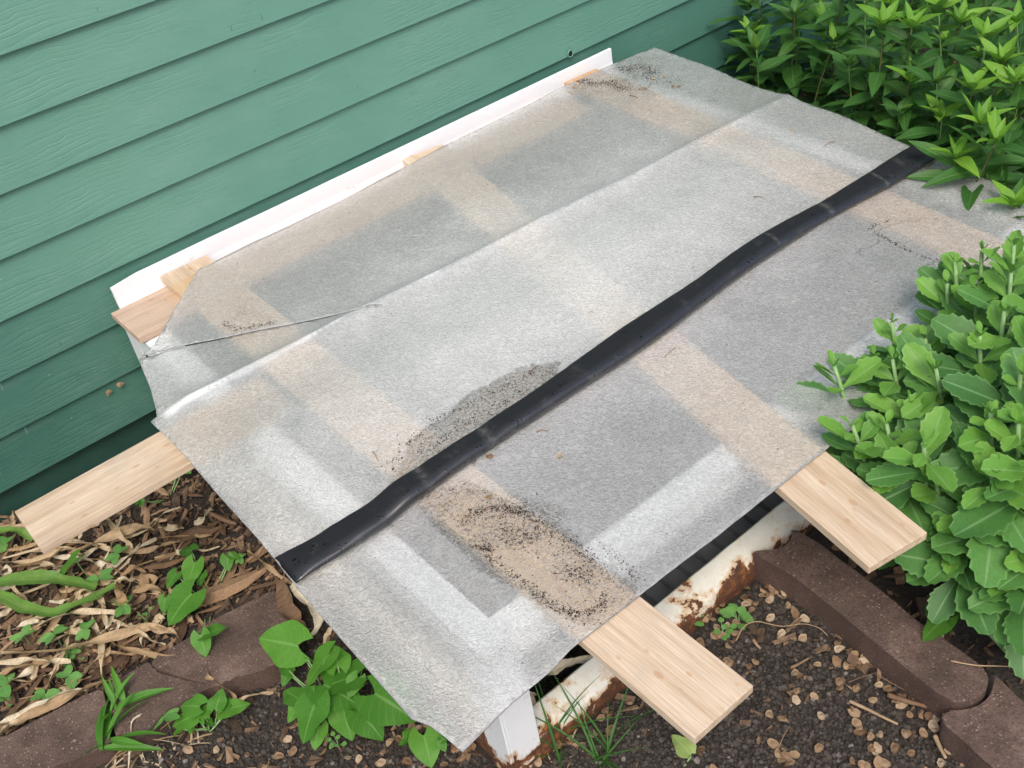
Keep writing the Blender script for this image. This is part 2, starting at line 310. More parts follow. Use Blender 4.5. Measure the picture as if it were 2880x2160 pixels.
def m_var(name, stops, rough=.8, grain=(1, 1, 1), gs=60, gamt=.35, transl=0, spec=.5, attr=None):
    m = M(name); r = m.obrand()
    if attr: r = m.n('ShaderNodeAttribute', attribute_name=attr).outputs['Fac']
    base = m.ramp(r, stops); g = m.noise(gs, 4, .65, vec=m.mapping(grain))
    dk = m.n('ShaderNodeMix', data_type='RGBA', blend_type='MULTIPLY'); dk.inputs[0].default_value = gamt; m.L(base, dk.inputs[6]); m.L(m.ramp(g, [(.3, .35), (.6, 1.2)]), dk.inputs[7])
    m.L(dk.outputs[2], m.b.inputs['Base Color']); m.set(m.b, Roughness=rough); m.b.inputs['Specular IOR Level'].default_value = spec
    m.L(m.bump(g, .5, .0015), m.b.inputs['Normal'])
    if transl: add_translucent(m, dk.outputs[2], transl)
    return m.m
def add_translucent(m, col, k):
    t = m.n('ShaderNodeBsdfTranslucent'); br = m.n('ShaderNodeMix', data_type='RGBA', blend_type='MULTIPLY'); br.inputs[0].default_value = 1
    m.L(col, br.inputs[6]); br.inputs[7].default_value = (1.35, 1.5, .7, 1); m.L(br.outputs[2], t.inputs[0])
    x = m.n('ShaderNodeMixShader'); x.inputs[0].default_value = k; m.L(m.b.outputs[0], x.inputs[1]); m.L(t.outputs[0], x.inputs[2]); m.L(x.outputs[0], m.out.inputs[0])
def m_leaf(name, c0, c1, vein, rough=.45, veins=9, edge=None, k=.3, streak=False):
    m = M(name); uv = m.tc.outputs['UV']; s = m.sep(uv); u, v = s[0], m.math('ABSOLUTE', m.math('SUBTRACT', s[1], .5))
    base = m.mix(m.obrand(), c0, c1)
    base = m.mix(m.ramp(m.noise(22, 4, .6), [(.35, 0), (.75, .4)]), base, tuple(x * .6 for x in c0))
    if streak: base = m.mix(m.ramp(m.noise(6, 3, .6, vec=m.mapping((.6, 14, 1), vec=uv)), [(.38, .6), (.6, 0)]), base, tuple(x * .45 for x in c0)); base = m.mix(m.ramp(m.noise(3, 3, .7, vec=m.mapping((2.5, 1.2, 1), vec=uv)), [(.5, 0), (.75, .7)]), base, (.40, .46, .10))
    mid = m.ramp(v, [(.0, 1), (.018, .8), (.05, 0)])
    ph = m.math('FRACT', m.math('MULTIPLY', m.math('SUBTRACT', u, m.math('MULTIPLY', v, .55)), veins)); side = m.ramp(ph, [(.0, .8), (.07, .3), (.14, 0)]) if veins else m.math('MULTIPLY', ph, 0.0)
    base = m.mix(m.ramp(m.noise(7, 5, .7, vec=m.mapping((1.5, 9, 1), vec=uv)), [(.35, .35), (.6, 0)]), base, tuple(x * .62 for x in c1))
    col = m.mix(m.math('MULTIPLY', side, .35), base, vein); col = m.mix(m.math('MULTIPLY', mid, .55), col, vein)
    if edge: col = m.mix(m.ramp(v, [(.42, 0), (.5, .4)]), col, edge)
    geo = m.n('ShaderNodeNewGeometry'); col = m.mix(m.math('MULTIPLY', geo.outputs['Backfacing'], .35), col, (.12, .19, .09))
    m.L(col, m.b.inputs['Base Color']); m.set(m.b, Roughness=rough); m.b.inputs['Specular IOR Level'].default_value = .4
    hh = m.math('SUBTRACT', m.noise(70, 2), m.math('ADD', m.math('MULTIPLY', mid, 1.0), m.math('MULTIPLY', side, .8))); m.L(m.bump(hh, .4, .0012), m.b.inputs['Normal'])
    add_translucent(m, col, k); return m.m

MAT = dict(
    siding=m_siding(), foundation=m_foundation(),
    pine=m_wood('pale_pine', (.64, .50, .365), (.49, .345, .22), (.75, .635, .49)),
    pine_warm=m_wood('warm_pine', (.60, .38, .21), (.50, .28, .14), (.66, .46, .29)),
    pine_grey=m_wood('dusty_pine', (.58, .43, .32), (.48, .34, .25), (.64, .50, .39)),
    white=m_rusty('white_enamel_steel', True, -.075, grub=.08), rail=m_rusty('rusted_cream_steel', True, -.075, (.68, .67, .60)),
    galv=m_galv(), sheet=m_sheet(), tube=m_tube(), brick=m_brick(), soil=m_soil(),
    clod=m_var('soil_crumb', [(0, (.028, .022, .018)), (.5, (.050, .040, .033)), (.93, (.075, .062, .052)), (1, (.20, .18, .16))], .95, gs=90, attr='tone'),
    grit=m_var('rotted_grit', [(0, (.018, .013, .010)), (.6, (.045, .030, .021)), (1, (.12, .075, .045))], .95, gs=90, attr='tone'),
    chip=m_var('bark_chip', [(0, (.075, .042, .024)), (.35, (.15, .087, .048)), (.7, (.25, .15, .085)), (1, (.40, .27, .165))], .9, (.15, 1, 1), 90, .7),
    chipmass=m_var('bark_mulch', [(0, (.05, .032, .021)), (.4, (.125, .078, .048)), (.8, (.24, .155, .095)), (1, (.34, .22, .13))], .9, (1, 1, 1), 90, .6, attr='tone'),
    straw=m_var('dry_leaf', [(0, (.36, .23, .12)), (.4, (.50, .37, .23)), (.8, (.64, .53, .37)), (1, (.72, .64, .50))], .75, (1, 6, 1), 60, .5, transl=.2),
    seed=m_var('papery_seed', [(0, (.20, .115, .06)), (.5, (.36, .24, .14)), (1, (.54, .42, .29))], .7, (1, 1, 1), 160, .45, transl=.2),
    twig=m_var('twig', [(0, (.16, .09, .05)), (1, (.42, .30, .18))], .85),
    lance=m_leaf('lance_leaf', (.040, .135, .026), (.070, .195, .035), (.16, .30, .10), .42, 8, k=.28),
    tip=m_leaf('young_lance_leaf', (.14, .35, .035), (.23, .46, .05), (.34, .52, .14), .45, 8, k=.35),
    sedum=m_leaf('stonecrop_leaf', (.050, .160, .038), (.125, .310, .070), (.24, .42, .19), .5, 0, edge=(.25, .48, .16), k=.22),
    sedtip=m_leaf('young_stonecrop_leaf', (.14, .34, .06), (.20, .42, .07), (.27, .46, .18), .5, 0, edge=(.34, .56, .20), k=.25),
    heart=m_leaf('heart_leaf', (.060, .205, .022), (.115, .31, .035), (.20, .40, .11), .45, 7, k=.25),
    seedling=m_leaf('seedling_leaf', (.12, .32, .07), (.20, .43, .11), (.26, .46, .18), .5, 4, k=.25),
    blade=m_leaf('strap_leaf', (.14, .33, .03), (.22, .44, .05), (.22, .40, .08), .4, 0, k=.25, streak=True),
    stem=m_var('green_stem', [(0, (.10, .20, .05)), (1, (.17, .28, .08))], .6), redstem=m_var('reddish_stem', [(0, (.09, .09, .03)), (1, (.13, .14, .04))], .6),
    palestem=m_var('pale_green_stem', [(0, (.20, .36, .13)), (1, (.26, .42, .18))], .6),
    black=m_var('dark_opening', [(0, (.004, .004, .004)), (1, (.006, .006, .006))], .9),
    pipe=m_var('grey_plastic', [(0, (.45, .47, .46)), (1, (.5, .5, .5))], .5),
    yellowleaf=m_leaf('pale_fallen_leaf', (.30, .42, .12), (.34, .46, .14), (.42, .50, .2), .5, 6, k=.2),
    deadleaf=m_leaf('withered_yellow_leaf', (.36, .27, .04), (.42, .30, .05), (.4, .3, .1), .5, 6, k=.3),
)

# ------------------------------------------------------------------ setting: ground with the pit of the window well
FX0, FX1, FY0, FY1 = .575, 2.40, -.03, -1.60        # outer faces of the well frame
def gz(x, y):
    z = .012 * noise.noise(Vector((x * 2.1, y * 2.1, 0))) + .007 * noise.noise(Vector((x * 9, y * 9, 3))) + .004 * noise.noise(Vector((x * 27, y * 27, 5)))
    inside = min(x - FX0 - .02, FX1 - .02 - x, y - FY1 - .03, .2)
    if inside > 0 and y < .3: z -= min(inside / .03, 1.0) * .75
    return z
def axis(a, b, step, far0, far1):
    out = []; v = a
    while v > far0: out.append(v); v -= step * (1.6 ** len(out))
    out = sorted(set(out + [far0])); n = int((b - a) / step); out += [a + step * i for i in range(1, n + 1)]
    v, k = out[-1], 1
    while True:
        v += step * 1.6 ** k; k += 1
        if v >= far1: break
        out.append(v)
    out.append(far1); return out
XS = axis(-.7, 5.0, .018, -25, 30); YS = axis(-3.0, .12, .018, -25, 4)
vs = [(x, y, gz(x, y) if (-1 < x < 5.2 and -3.2 < y < .3) else 0) for y in YS for x in XS]; nx = len(XS)
fs = [(j * nx + i, j * nx + i + 1, (j + 1) * nx + i + 1, (j + 1) * nx + i) for j in range(len(YS) - 1) for i in range(nx - 1)]
g = link('ground', mesh('ground', vs, fs, True), None, MAT['soil']); tag(g, kind='structure')

# ------------------------------------------------------------------ house wall
wall = tag(empty('house_wall', (0, .0, 0)), 'green painted house wall of lapped horizontal siding boards above a dark foundation', 'wall')
S0 = 1.89 - .73532 + .15
rnd = random.Random(3)
X0, X1 = -2.6, 8.4
def course(z, paleness, first=False):
    # slanted board: lower edge proud by 13 mm, tucked under the one above
    n = 60; vs, fs = [], []; hgt = .15 + .022
    for i in range(n + 1):
        x = X0 + (X1 - X0) * i / n; w = .0012 * noise.noise(Vector((x * 1.7, z * 9, 0)))
        for (yy, zz) in ((.0 + w, 0.0), (-.0015 + w, .0016), (.0145, hgt), (.024, hgt), (.0125, .0)): vs.append((x, yy - .003, zz))
    for i in range(n):
        for j in range(5): a, b = i * 5 + j, i * 5 + (j + 1) % 5; fs.append((a, b, b + 5, a + 5))
    fs.append((0, 4, 3, 2, 1)); fs.append(tuple(n * 5 + j for j in range(5)))
    me = mesh('siding_board', vs, fs); bm = bmesh.new(); bm.from_mesh(me); bmesh.ops.recalc_face_normals(bm, faces=bm.faces); bm.to_mesh(me); bm.free()
    o = link('siding_board', me, wall, MAT['siding']); o.location = (rnd.uniform(-.004, .004), 0, z); o['paleness'] = paleness; return o
k = -12; zc = S0 + .15 * 12
paleness_by = {0: .98, 1: .97, 2: .92, 3: .84, 4: .80, 5: .72, 6: .34, 7: .17, 8: .04}  # board colour gets darker course by course towards the bottom
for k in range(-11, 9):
    course(S0 - .15 * k, paleness_by.get(k, 1.0))
bmw = box_bm(X1 - X0, .16, 3.4, c=((X0 + X1) / 2, .112, 1.60)); link('sheathing', bm_mesh('sheathing', bmw), wall, MAT['foundation'])
fo = link('foundation', bm_mesh('foundation', box_bm(X1 - X0, .2, 1.2, c=((X0 + X1) / 2, .125, -.49))), wall, MAT['foundation'])
# small pipe hole in the siding
hp = aty(1602, 150, -.004)
vs, fs = [], []
for i in range(20):
    a = 2 * math.pi * i / 20
    for r, yy in ((.0125, -.004), (.0155, -.007), (.0185, -.004)): vs.append((r * math.cos(a), yy, r * math.sin(a)))
for i in range(20):
    for j in range(2): a, b = i * 3 + j, ((i + 1) % 20) * 3 + j; fs.append((a, b, b + 1, a + 1))
hr = link('pipe_hole', mesh('pipe_hole', vs, fs, True), wall, MAT['siding']); hr.location = hp
hr['paleness'] = 1.0; hr.scale = (.72, 1, .72)
vs = [(.0128 * math.cos(2 * math.pi * i / 20), -.0045, .0128 * math.sin(2 * math.pi * i / 20)) for i in range(20)]
pl = link('pipe_opening', mesh('pipe_opening', vs, [tuple(range(20))]), hr, MAT['black'])
# hairline cracks and nail ticks
vs, fs = [], []
for i in range(70):
    x = rnd.uniform(-.6, 3.2); kk = rnd.randint(-2, 7); z = S0 - .15 * kk + rnd.choice([rnd.uniform(.006, .02), rnd.uniform(.01, .13)]); L = rnd.uniform(.006, .017); w = .0007
    yy = -.0032 + .0145 * (z - (S0 - .15 * kk)) / .172 - .0012; b = len(vs); dx = rnd.uniform(-.003, .003)
    vs += [(x - w, yy, z), (x + w, yy, z), (x + w * .4 + dx, yy + .0006, z + L), (x - w * .4 + dx, yy + .0006, z + L)]; fs.append((b, b + 1, b + 2, b + 3))
o = link('paint_crack', mesh('paint_crack', vs, fs), wall, MAT['black']); o['kind'] = 'stuff'

# ------------------------------------------------------------------ steel frame of the window well
well = tag(empty('window_well_frame', (1.5, -.8, 0)), 'rusty white steel frame of the window well under the fibreglass sheet', 'window well')
def part(name, bm_or_me, mat, parent=well, smooth=False):
    me = bm_or_me if isinstance(bm_or_me, bpy.types.Mesh) else bm_mesh(name, bm_or_me, smooth)
    o = link(name, me, parent, mat)
    if parent is well: o.location = -Vector(well.location)
    return o
T = .006; LEG = .058
def zr(y): return zpl(y) - .0195 - .0195 * max(0, min(1, (y + 1.2) / 1.0))     # rail top
def ang(name, pts_top, pts_side, mat):
    """two flat legs as thick quads; each leg given by four corners (outer face), thickness T"""
    vs, fs = [], []
    for q in (pts_top, pts_side):
        q = [Vector(p) for p in q]; n = (q[1] - q[0]).cross(q[3] - q[0]).normalized() * T; b = len(vs)
        vs += q + [p - n for p in q]
        fs += [(b, b + 1, b + 2, b + 3), (b + 7, b + 6, b + 5, b + 4)] + [(b + i, b + 4 + i, b + 4 + (i + 1) % 4, b + (i + 1) % 4) for i in range(4)]
    me = mesh(name, vs, fs); bm = bmesh.new(); bm.from_mesh(me); bmesh.ops.recalc_face_normals(bm, faces=bm.faces)
    bmesh.ops.bevel(bm, geom=list(bm.edges), offset=.0015, segments=1, affect='EDGES')
    bm.to_mesh(me); bm.free(); return part(name, me, mat)
# back rail (tall leg against the wall, whose top shows as a white strip)
zt = zpl(-.05) + .034
nseg = 24; vs, fs = [], []
for i in range(nseg + 1):
    x = FX0 + .012 + (2.418 - FX0 - .012) * i / nseg
    e = .008 * math.exp(-i * 1.1)
    top = zt - (.008 if i == 0 else 0) + .0012 * noise.noise(Vector((x * 4, 0, 0)))
    for (y, z) in ((-.030, top), (-.034, top + .0008), (-.040, top - .001), (-.0405 - .0, zt - .045), (-.046, zr(-.05) + .004), (-.058, zr(-.05)), (-.036 - LEG, zr(-.11)), (-.036 - LEG, zr(-.11) - T), (-.033, zr(-.05) - T)):
        vs.append((x, y, z))
K = 9
for i in range(nseg):
    for j in range(K): a, b = i * K + j, i * K + (j + 1) % K; fs.append((a, b, b + K, a + K))
fs.append(tuple(range(K))); fs.append(tuple(nseg * K + j for j in range(K))[::-1])
part('back_rail', mesh('back_rail', vs, fs), MAT['white'])
ya, yb = FY0 - .09, FY1
for nm, xo, sg in (('side_rail', FX0, 1), ('side_rail', FX1, -1)):
    ang(nm, [(xo, ya, zr(ya)), (xo, yb, zr(yb)), (xo + sg * LEG, yb, zr(yb)), (xo + sg * LEG, ya, zr(ya))][::sg],
        [(xo, ya, zr(ya) - .002), (xo, yb, zr(yb) - .002), (xo, yb, zr(yb) - .062), (xo, ya, zr(ya) - .062)], MAT['white'])
ang('front_rail', [(FX0 + LEG + .001, yb, zr(yb)), (FX1 - LEG - .001, yb, zr(yb)), (FX1 - LEG - .001, yb + LEG, zr(yb) + .001), (FX0 + LEG + .001, yb + LEG, zr(yb) + .001)],
    [(FX0 + .01, yb - .0005, zr(yb) - .003), (FX1 - .01, yb - .0005, zr(yb) - .003), (FX1 - .01, yb - .0005, zr(yb) - .062), (FX0 + .01, yb - .0005, zr(yb) - .062)], MAT['white'])
for xo, sg in ((FX0, 1), (FX1, -1)):
    for yo, sy in ((FY1, 1), (FY0 - .02, -1)):
        z1 = zr(yo) - .008
        me = []; vs, fs = [], []
        a = (xo + sg * .0075, yo + sy * .0005)
        for (p, q) in (((xo + sg * .007, yo + sy * .0015), (xo + sg * .076, yo + sy * .0015)), ((xo + sg * .0005, yo + sy * .001), (xo + sg * .0005, yo + sy * .076))):
            nn = Vector((q[1] - p[1], -(q[0] - p[0]))).normalized() * T
            if (nn.x * (xo + sg * .04 - p[0]) + nn.y * (yo + sy * .04 - p[1])) < 0: nn = -nn
            b = len(vs); P4 = [p, q, (q[0] + nn.x, q[1] + nn.y), (p[0] + nn.x, p[1] + nn.y)]
            vs += [(*c, -.12) for c in P4] + [(*c, z1) for c in P4]
            fs += [(b, b + 1, b + 2, b + 3), (b + 7, b + 6, b + 5, b + 4)] + [(b + i, b + (i + 1) % 4, b + 4 + (i + 1) % 4, b + 4 + i) for i in range(4)]
        mm = mesh('corner_post', vs, fs); bm = bmesh.new(); bm.from_mesh(mm); bmesh.ops.recalc_face_normals(bm, faces=bm.faces)
        bmesh.ops.bevel(bm, geom=list(bm.edges), offset=.0015, segments=1, affect='EDGES'); bm.to_mesh(mm); bm.free()
        part('corner_post', mm, MAT['white'])
# bottom rails: top leg slopes inwards a little, outer leg down into the soil
def low_rail(a, b, inn):
    a, b, inn = Vector((*a, 0)), Vector((*b, 0)), Vector((*inn, 0)); n = 50; vs, fs = [], []
    for i in range(n + 1):
        p = a.lerp(b, i / n); w = .0018 * noise.noise(p * 7); e = .0015 * noise.noise(p * 23)
        for (d, z) in ((0, -.10), (-.001 + e, .012), (0 + w, .046), (.006, .056), (.058 + e, .074 + w), (.063 + e, .073), (.060, .066), (.010, .047), (.007, -.10)):
            vs.append(p + inn * d + Vector((0, 0, z)))
    for i in range(n):
        for j in range(9): u, v = i * 9 + j, i * 9 + (j + 1) % 9; fs.append((u, v, v + 9, u + 9))
    fs.append(tuple(range(9))); fs.append(tuple(n * 9 + j for j in range(9))[::-1])
    me = mesh('bottom_rail', vs, fs, True); bm = bmesh.new(); bm.from_mesh(me); bmesh.ops.recalc_face_normals(bm, faces=bm.faces); bm.to_mesh(me); bm.free()
    part('bottom_rail', me, MAT['rail'])
low_rail((FX0 + .002, FY1 + .004), (FX1 - .002, FY1 + .004), (0, 1))
low_rail((FX0 + .004, FY1 + .012), (FX0 + .004, FY0 - .03), (1, 0))
low_rail((FX1 - .004, FY1 + .012), (FX1 - .004, FY0 - .03), (-1, 0))
# corrugated steel lying inside the well
liner = []
vs, fs = [], []; nxx = 260
for i in range(nxx + 1):
    x = .98 + (FX1 - .06 - .98) * i / nxx; ph = (x / .058) % 1.0; h = -.012 if ph < .16 else 0.0
    for y in (FY1 + .055, FY1 + .6): vs.append((x, y, -.055 + h + .10 * (y - FY1)))
for i in range(nxx): fs.append((2 * i, 2 * i + 2, 2 * i + 3, 2 * i + 1))
part('corrugated_panel', mesh('corrugated_panel', vs, fs), MAT['galv'])

# ------------------------------------------------------------------ planks
def plank(label, x0, y0, x1, y1, w, z_at, mat, th=.019, group=None):
    """plank whose centre line runs from (x0,y0) to (x1,y1); z_at(y) gives its top"""
    L = math.hypot(x1 - x0, y1 - y0); bm = box_bm(L, w, th, .0016)
    bmesh.ops.bisect_plane(bm, geom=bm.verts[:] + bm.edges[:] + bm.faces[:], plane_co=(0, 0, 0), plane_no=(1, 0, 0))
    o = link('wooden_plank', bm_mesh('wooden_plank', bm), None, mat)
    a, b = Vector((x0, y0, z_at(y0))), Vector((x1, y1, z_at(y1))); d = (b - a).normalized(); side = Vector((0, 0, 1)).cross(d).normalized(); up = d.cross(side)
    R3 = Matrix((d, side, up)).transposed(); o.matrix_world = Matrix.Translation((a + b) / 2 - up * th / 2) @ R3.to_4x4()
    return tag(o, label, 'plank', group)
plank('pale pine plank leaving the sheet at its front left, its cut end over bare soil', .786, -.045, .7745, -1.972, .139, zpl, MAT['pine'])
plank('pine plank leaving the front of the sheet beside the stonecrop', 1.60, -.05, 1.2430, -1.968, .139, lambda y: zpl(y) , MAT['pine'])
plank('pine plank under the far right end of the sheet crossing the white frame', 2.26, -.05, 2.16, -1.66, .139, zpl, MAT['pine_warm'])
zW = lambda y: zpl(y) - .0198
a = at(316, 863, .48)
plank('dusty plank lying along the wall on the white back rail, its end sticking out', .556, -.150, 2.14, -.150, .178, zW, MAT['pine_grey'])
def zL(y): return zpl(y) - .0198
plank('long pale plank sticking out left from under the sheet below the green siding', .093, -.682, .695, -.682, .160, lambda y: zL(-.68) + SL * (y + .68), MAT['pine'])

# ------------------------------------------------------------------ translucent sheet
def P2(px, py): p = atp(px, py, .012); return Vector((p.x, p.y))
outline_px = [(1840, 129), (2185, 265), (2560, 410)]
out = [P2(*p) for p in outline_px] + [Vector((2.425, -1.729))]
edge_front = [(2312, 1269), (2198, 1357), (1792, 1676), (1633, 1800), (1440, 1952), (1294, 2091), (1246, 2052), (1203, 2022), (1178, 2013), (1152, 2004), (1060, 1900), (960, 1787), (833, 1640), (762, 1555), (640, 1420), (520, 1282), (470, 1228), (422, 1183), (430, 1176), (441, 1171), (438, 1150), (430, 1120), (423, 1092), (411, 1063), (401, 1040), (390, 1010), (402, 1005), (428, 1001), (454, 992), (510, 973), (560, 963), (595, 956), (650, 944), (710, 930), (760, 920), (900, 900), (1000, 884), (1085, 869),
    (1000, 882), (900, 896.5), (762, 917), (700, 929.5), (638, 943), (595, 952), (551, 960), (500, 971), (449, 983), (397, 997), (412, 982), (432, 964), (452, 930), (471, 894), (488, 862), (506, 831), (528, 796), (549, 762), (560, 750), (584, 742), (605, 728), (700, 680), (810, 629), (977, 551), (1172, 449), (1256, 402), (1350, 356), (1440, 312), (1500, 283), (1573, 245), (1671, 201), (1725, 177), (1790, 150)]
out += [P2(*p) for p in edge_front]
cr0, cr1 = P2(440, 1182), P2(2190, 292)
tipc, lipc = P2(1085, 869), P2(400, 1000)
def sstep(a, b, x): t = max(0, min(1, (x - a) / (b - a))); return t * t * (3 - 2 * t)
def crease_d(x, y):
    t = (x - cr0.x) / (cr1.x - cr0.x); yc = cr0.y + (cr1.y - cr0.y) * t + .006 * noise.noise(Vector((x * 3, 7, 0))); return y - yc, t
def sheet_off(x, y):
    d, t = crease_d(x, y)
    h = .0035
    h += .022 * math.exp(-abs(d) / .040) * sstep(-.02, .05, t) * (1 - .3 * sstep(.2, 1, t))     # peaked fold
    h += .030 * math.exp(-((y + .90) / .17) ** 2) * (1 - .45 * sstep(.5, 1.2, x)) * sstep(.40, .55, x)                # bulge towards the front on the left
    h += .006 * (noise.noise(Vector((x * 2.3, y * 2.3, 2))) + .4) + .0015 * noise.noise(Vector((x * 9, y * 9, 5)))
    h += .006 * math.exp(-((y + .35) / .12) ** 2) * sstep(.9, 1.3, x)
    # it sinks on the front-left frame corner, free of planks there
    free = 1 - sstep(.62, .69, x)
    h -= .016 * free * sstep(-1.05, -1.3, y)
    # lips of the tear: lower piece rides over
    ln = (tipc - lipc); s = ((x - lipc.x) * ln.x + (y - lipc.y) * ln.y) / ln.length_squared
    side = ((x - lipc.x) * ln.y - (y - lipc.y) * ln.x) / ln.length
    if -.1 < s < 1 and abs(side) < .12:
        wgt = (1 - max(0, s)) * math.exp(-abs(side) / .05)
        h += (.006 if side > 0 else .002) * wgt
    h += .006 * math.exp(-((x - .43) / .05) ** 2) * noise.noise(Vector((0, y * 6, 1)))
    lo = -.0165 if free > .99 else -.0165 * free + .0028 * (1 - free)
    return max(h, lo + .0)
bnd = []
for i, p in enumerate(out):
    q = out[(i + 1) % len(out)]; L = (q - p).length; n = max(1, int(L / .022))
    for k in range(n):
        v = p.lerp(q, k / n)
        if k and L > .12: v = v + Vector((noise.noise(Vector((v.x * 40, v.y * 40, 0))), noise.noise(Vector((v.x * 40, v.y * 40, 9))))) * .0012
        bnd.append(v)
pts = list(bnd); nb = len(bnd); step = .0165
yy = -1.74; r = 0
while yy < 0:
    xx = .38 + (r % 2) * step / 2
    while xx < 2.6:
        pts.append(Vector((xx + .0001, yy))); xx += step
    yy += step * .87; r += 1
for i in range(0, 240):     # extra rows on the fold
    t = i / 240; x = cr0.x + (cr1.x - cr0.x) * t; y = cr0.y + (cr1.y - cr0.y) * t + .006 * noise.noise(Vector((x * 3, 7, 0)))
    pts.append(Vector((x, y)))
V2, E2, F2, *_ = delaunay_2d_cdt(pts, [(i, (i + 1) % nb) for i in range(nb)], [tuple(range(nb))], 1, 1e-5)
TH = .0018
vs = []; cre = []
for v in V2:
    z = zpl(v.y) + sheet_off(v.x, v.y) + TH; vs.append((v.x, v.y, z))
    d, t = crease_d(v.x, v.y); wd = .014 + .012 * (.5 + noise.noise(Vector((v.x * 5, 0, 0))))
    cc = math.exp(-(d / wd) ** 2) * (.45 + .7 * abs(noise.noise(Vector((v.x * 8, 1, 0))))) * (1.25 - .55 * sstep(0, .35, t)) * sstep(-.01, .02, t) * (1 - .6 * sstep(.7, .9, t))
    cre.append(min(1, cc * 1.5))
n0 = len(vs); bots = [(v[0], v[1], v[2] - TH) for v in vs]; fs = []
ec = {}
def up(f):
    a, b, c = (V2[i] for i in f[:3]); return f if (b - a).cross(c - a) > 0 else f[::-1]
for f in F2:
    f = tuple(up(tuple(f))); fs.append(f); fs.append(tuple(i + n0 for i in f[::-1]))
    for i in range(len(f)):
        e = (f[i], f[(i + 1) % len(f)]); ec[e] = 1
for (a, b) in list(ec):
    if (b, a) not in ec:
        fs.append((b, a, a + n0, b + n0))
        for q_ in (a, b): cre[q_] = max(cre[q_], .62 if V2[q_].x < 1.15 and V2[q_].y > -.7 else .4)
me = mesh('fibreglass_sheet', vs + bots, fs, True)
at_ = me.attributes.new('crease', 'FLOAT', 'POINT'); at_.data.foreach_set('value', cre + cre)
at_ = me.attributes.new('fibre_side', 'FLOAT', 'POINT'); at_.data.foreach_set('value', [1.0] * len(cre) + [0.0] * len(cre))
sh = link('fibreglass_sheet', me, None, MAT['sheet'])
tag(sh, 'large translucent pebbled fibreglass sheet laid over planks, creased and torn at left', 'sheet')
def shz(x, y): return zpl(y) + sheet_off(x, y) + TH

# loose grit and rotted leaf crumbs lying on the sheet (uncountable)
rg_ = random.Random(31); vs, fs, tone = [], [], []
def crumb(x, y, s, tn):
    b = len(vs)
    for (dx, dy, dz) in ((1, 0, 0), (-.3, .9, 0), (-.6, -.7, 0), (0, 0, .9)):
        j = rg_.uniform(.6, 1.3); a = crumb.a; vs.append((x + s * j * (dx * math.cos(a) - dy * math.sin(a)), y + s * j * (dx * math.sin(a) + dy * math.cos(a)), shz(x, y) + .0003 + s * j * dz))
    crumb.a = rg_.uniform(0, 6.3); fs.extend([(b, b + 1, b + 3), (b + 1, b + 2, b + 3), (b + 2, b, b + 3), (b, b + 2, b + 1)]); tone.extend([tn] * 4)
crumb.a = 0
def grit_line(pxs, n, spread, s0=.0008, s1=.003):
    P = catmull([atp(px, py, .01) for px, py in pxs], 8)
    for i in range(n):
        p = rg_.choice(P); q = rg_.choice((0.5, 1, 1, 2)); x, y = p.x + rg_.gauss(0, spread * q), p.y + rg_.gauss(0, spread * q)
        if .44 < x < 2.44 and -1.72 < y < -.09: crumb(x, y, s0 * (s1 / s0) ** (rg_.random() ** 2), rg_.uniform(0, .9))
Z8 = lambda *a: [(1050 + x / 2.2125, 1000 + y / 2.2125) for x, y in a]
grit_line(Z8((560, 1020), (640, 960), (760, 930), (880, 960), (980, 980)), 420, .007)
grit_line(Z8((780, 940), (900, 960), (1000, 1010), (1080, 1070), (1180, 1150), (1300, 1230), (1360, 1270)), 620, .010)
grit_line(Z8((620, 1170), (680, 1190), (720, 1200)), 170, .005)
grit_line(Z8((700, 1230), (800, 1320), (950, 1420), (1080, 1530), (1180, 1590), (1300, 1600), (1400, 1570), (1450, 1500)), 650, .006)
grit_line(Z8((820, 1080), (920, 1140), (1040, 1100)), 230, .012)
grit_line(Z8((1150, 1330), (1250, 1350), (1350, 1400), (1260, 1300)), 330, .015)
grit_line(Z8((1400, 1170), (1500, 1240), (1600, 1330), (1620, 1400)), 150, .005)
grit_line(Z8((130, 720), (150, 620), (250, 520), (400, 400), (560, 330), (750, 230), (900, 160), (1020, 110), (1150, 120)), 420, .006)
grit_line(Z8((250, 640), (420, 520), (600, 420), (800, 300), (960, 210)), 380, .014)
Z7 = lambda *a: [(1500 + x / 3.687, 80 + y / 3.687) for x, y in a]
grit_line(Z7((480, 520), (600, 570), (760, 560), (880, 610), (980, 640)), 620, .012)
grit_line(Z7((880, 420), (1000, 430), (1120, 400), (1220, 450), (1180, 520)), 620, .014)
grit_line(Z7((1040, 650), (1150, 640), (1300, 560), (1500, 600)), 90, .010)
grit_line([(2500, 618), (2450, 640), (2495, 672), (2550, 700), (2640, 735)], 230, .003)
grit_line([(630, 905), (660, 925), (720, 915), (760, 905)], 200, .006)
for i in range(900):
    x, y = rg_.uniform(.46, 2.42), rg_.uniform(-1.71, -.12); crumb(x, y, rg_.uniform(.0006, .0019), rg_.uniform(0, .9))
me = mesh('dirt_grit', vs, fs); a_ = me.attributes.new('tone', 'FLOAT', 'POINT'); a_.data.foreach_set('value', tone)
tag(link('dirt_grit', me, None, MAT['grit']), 'dark rotted crumbs and grit scattered in drifts on the sheet', 'dirt', kind='stuff')

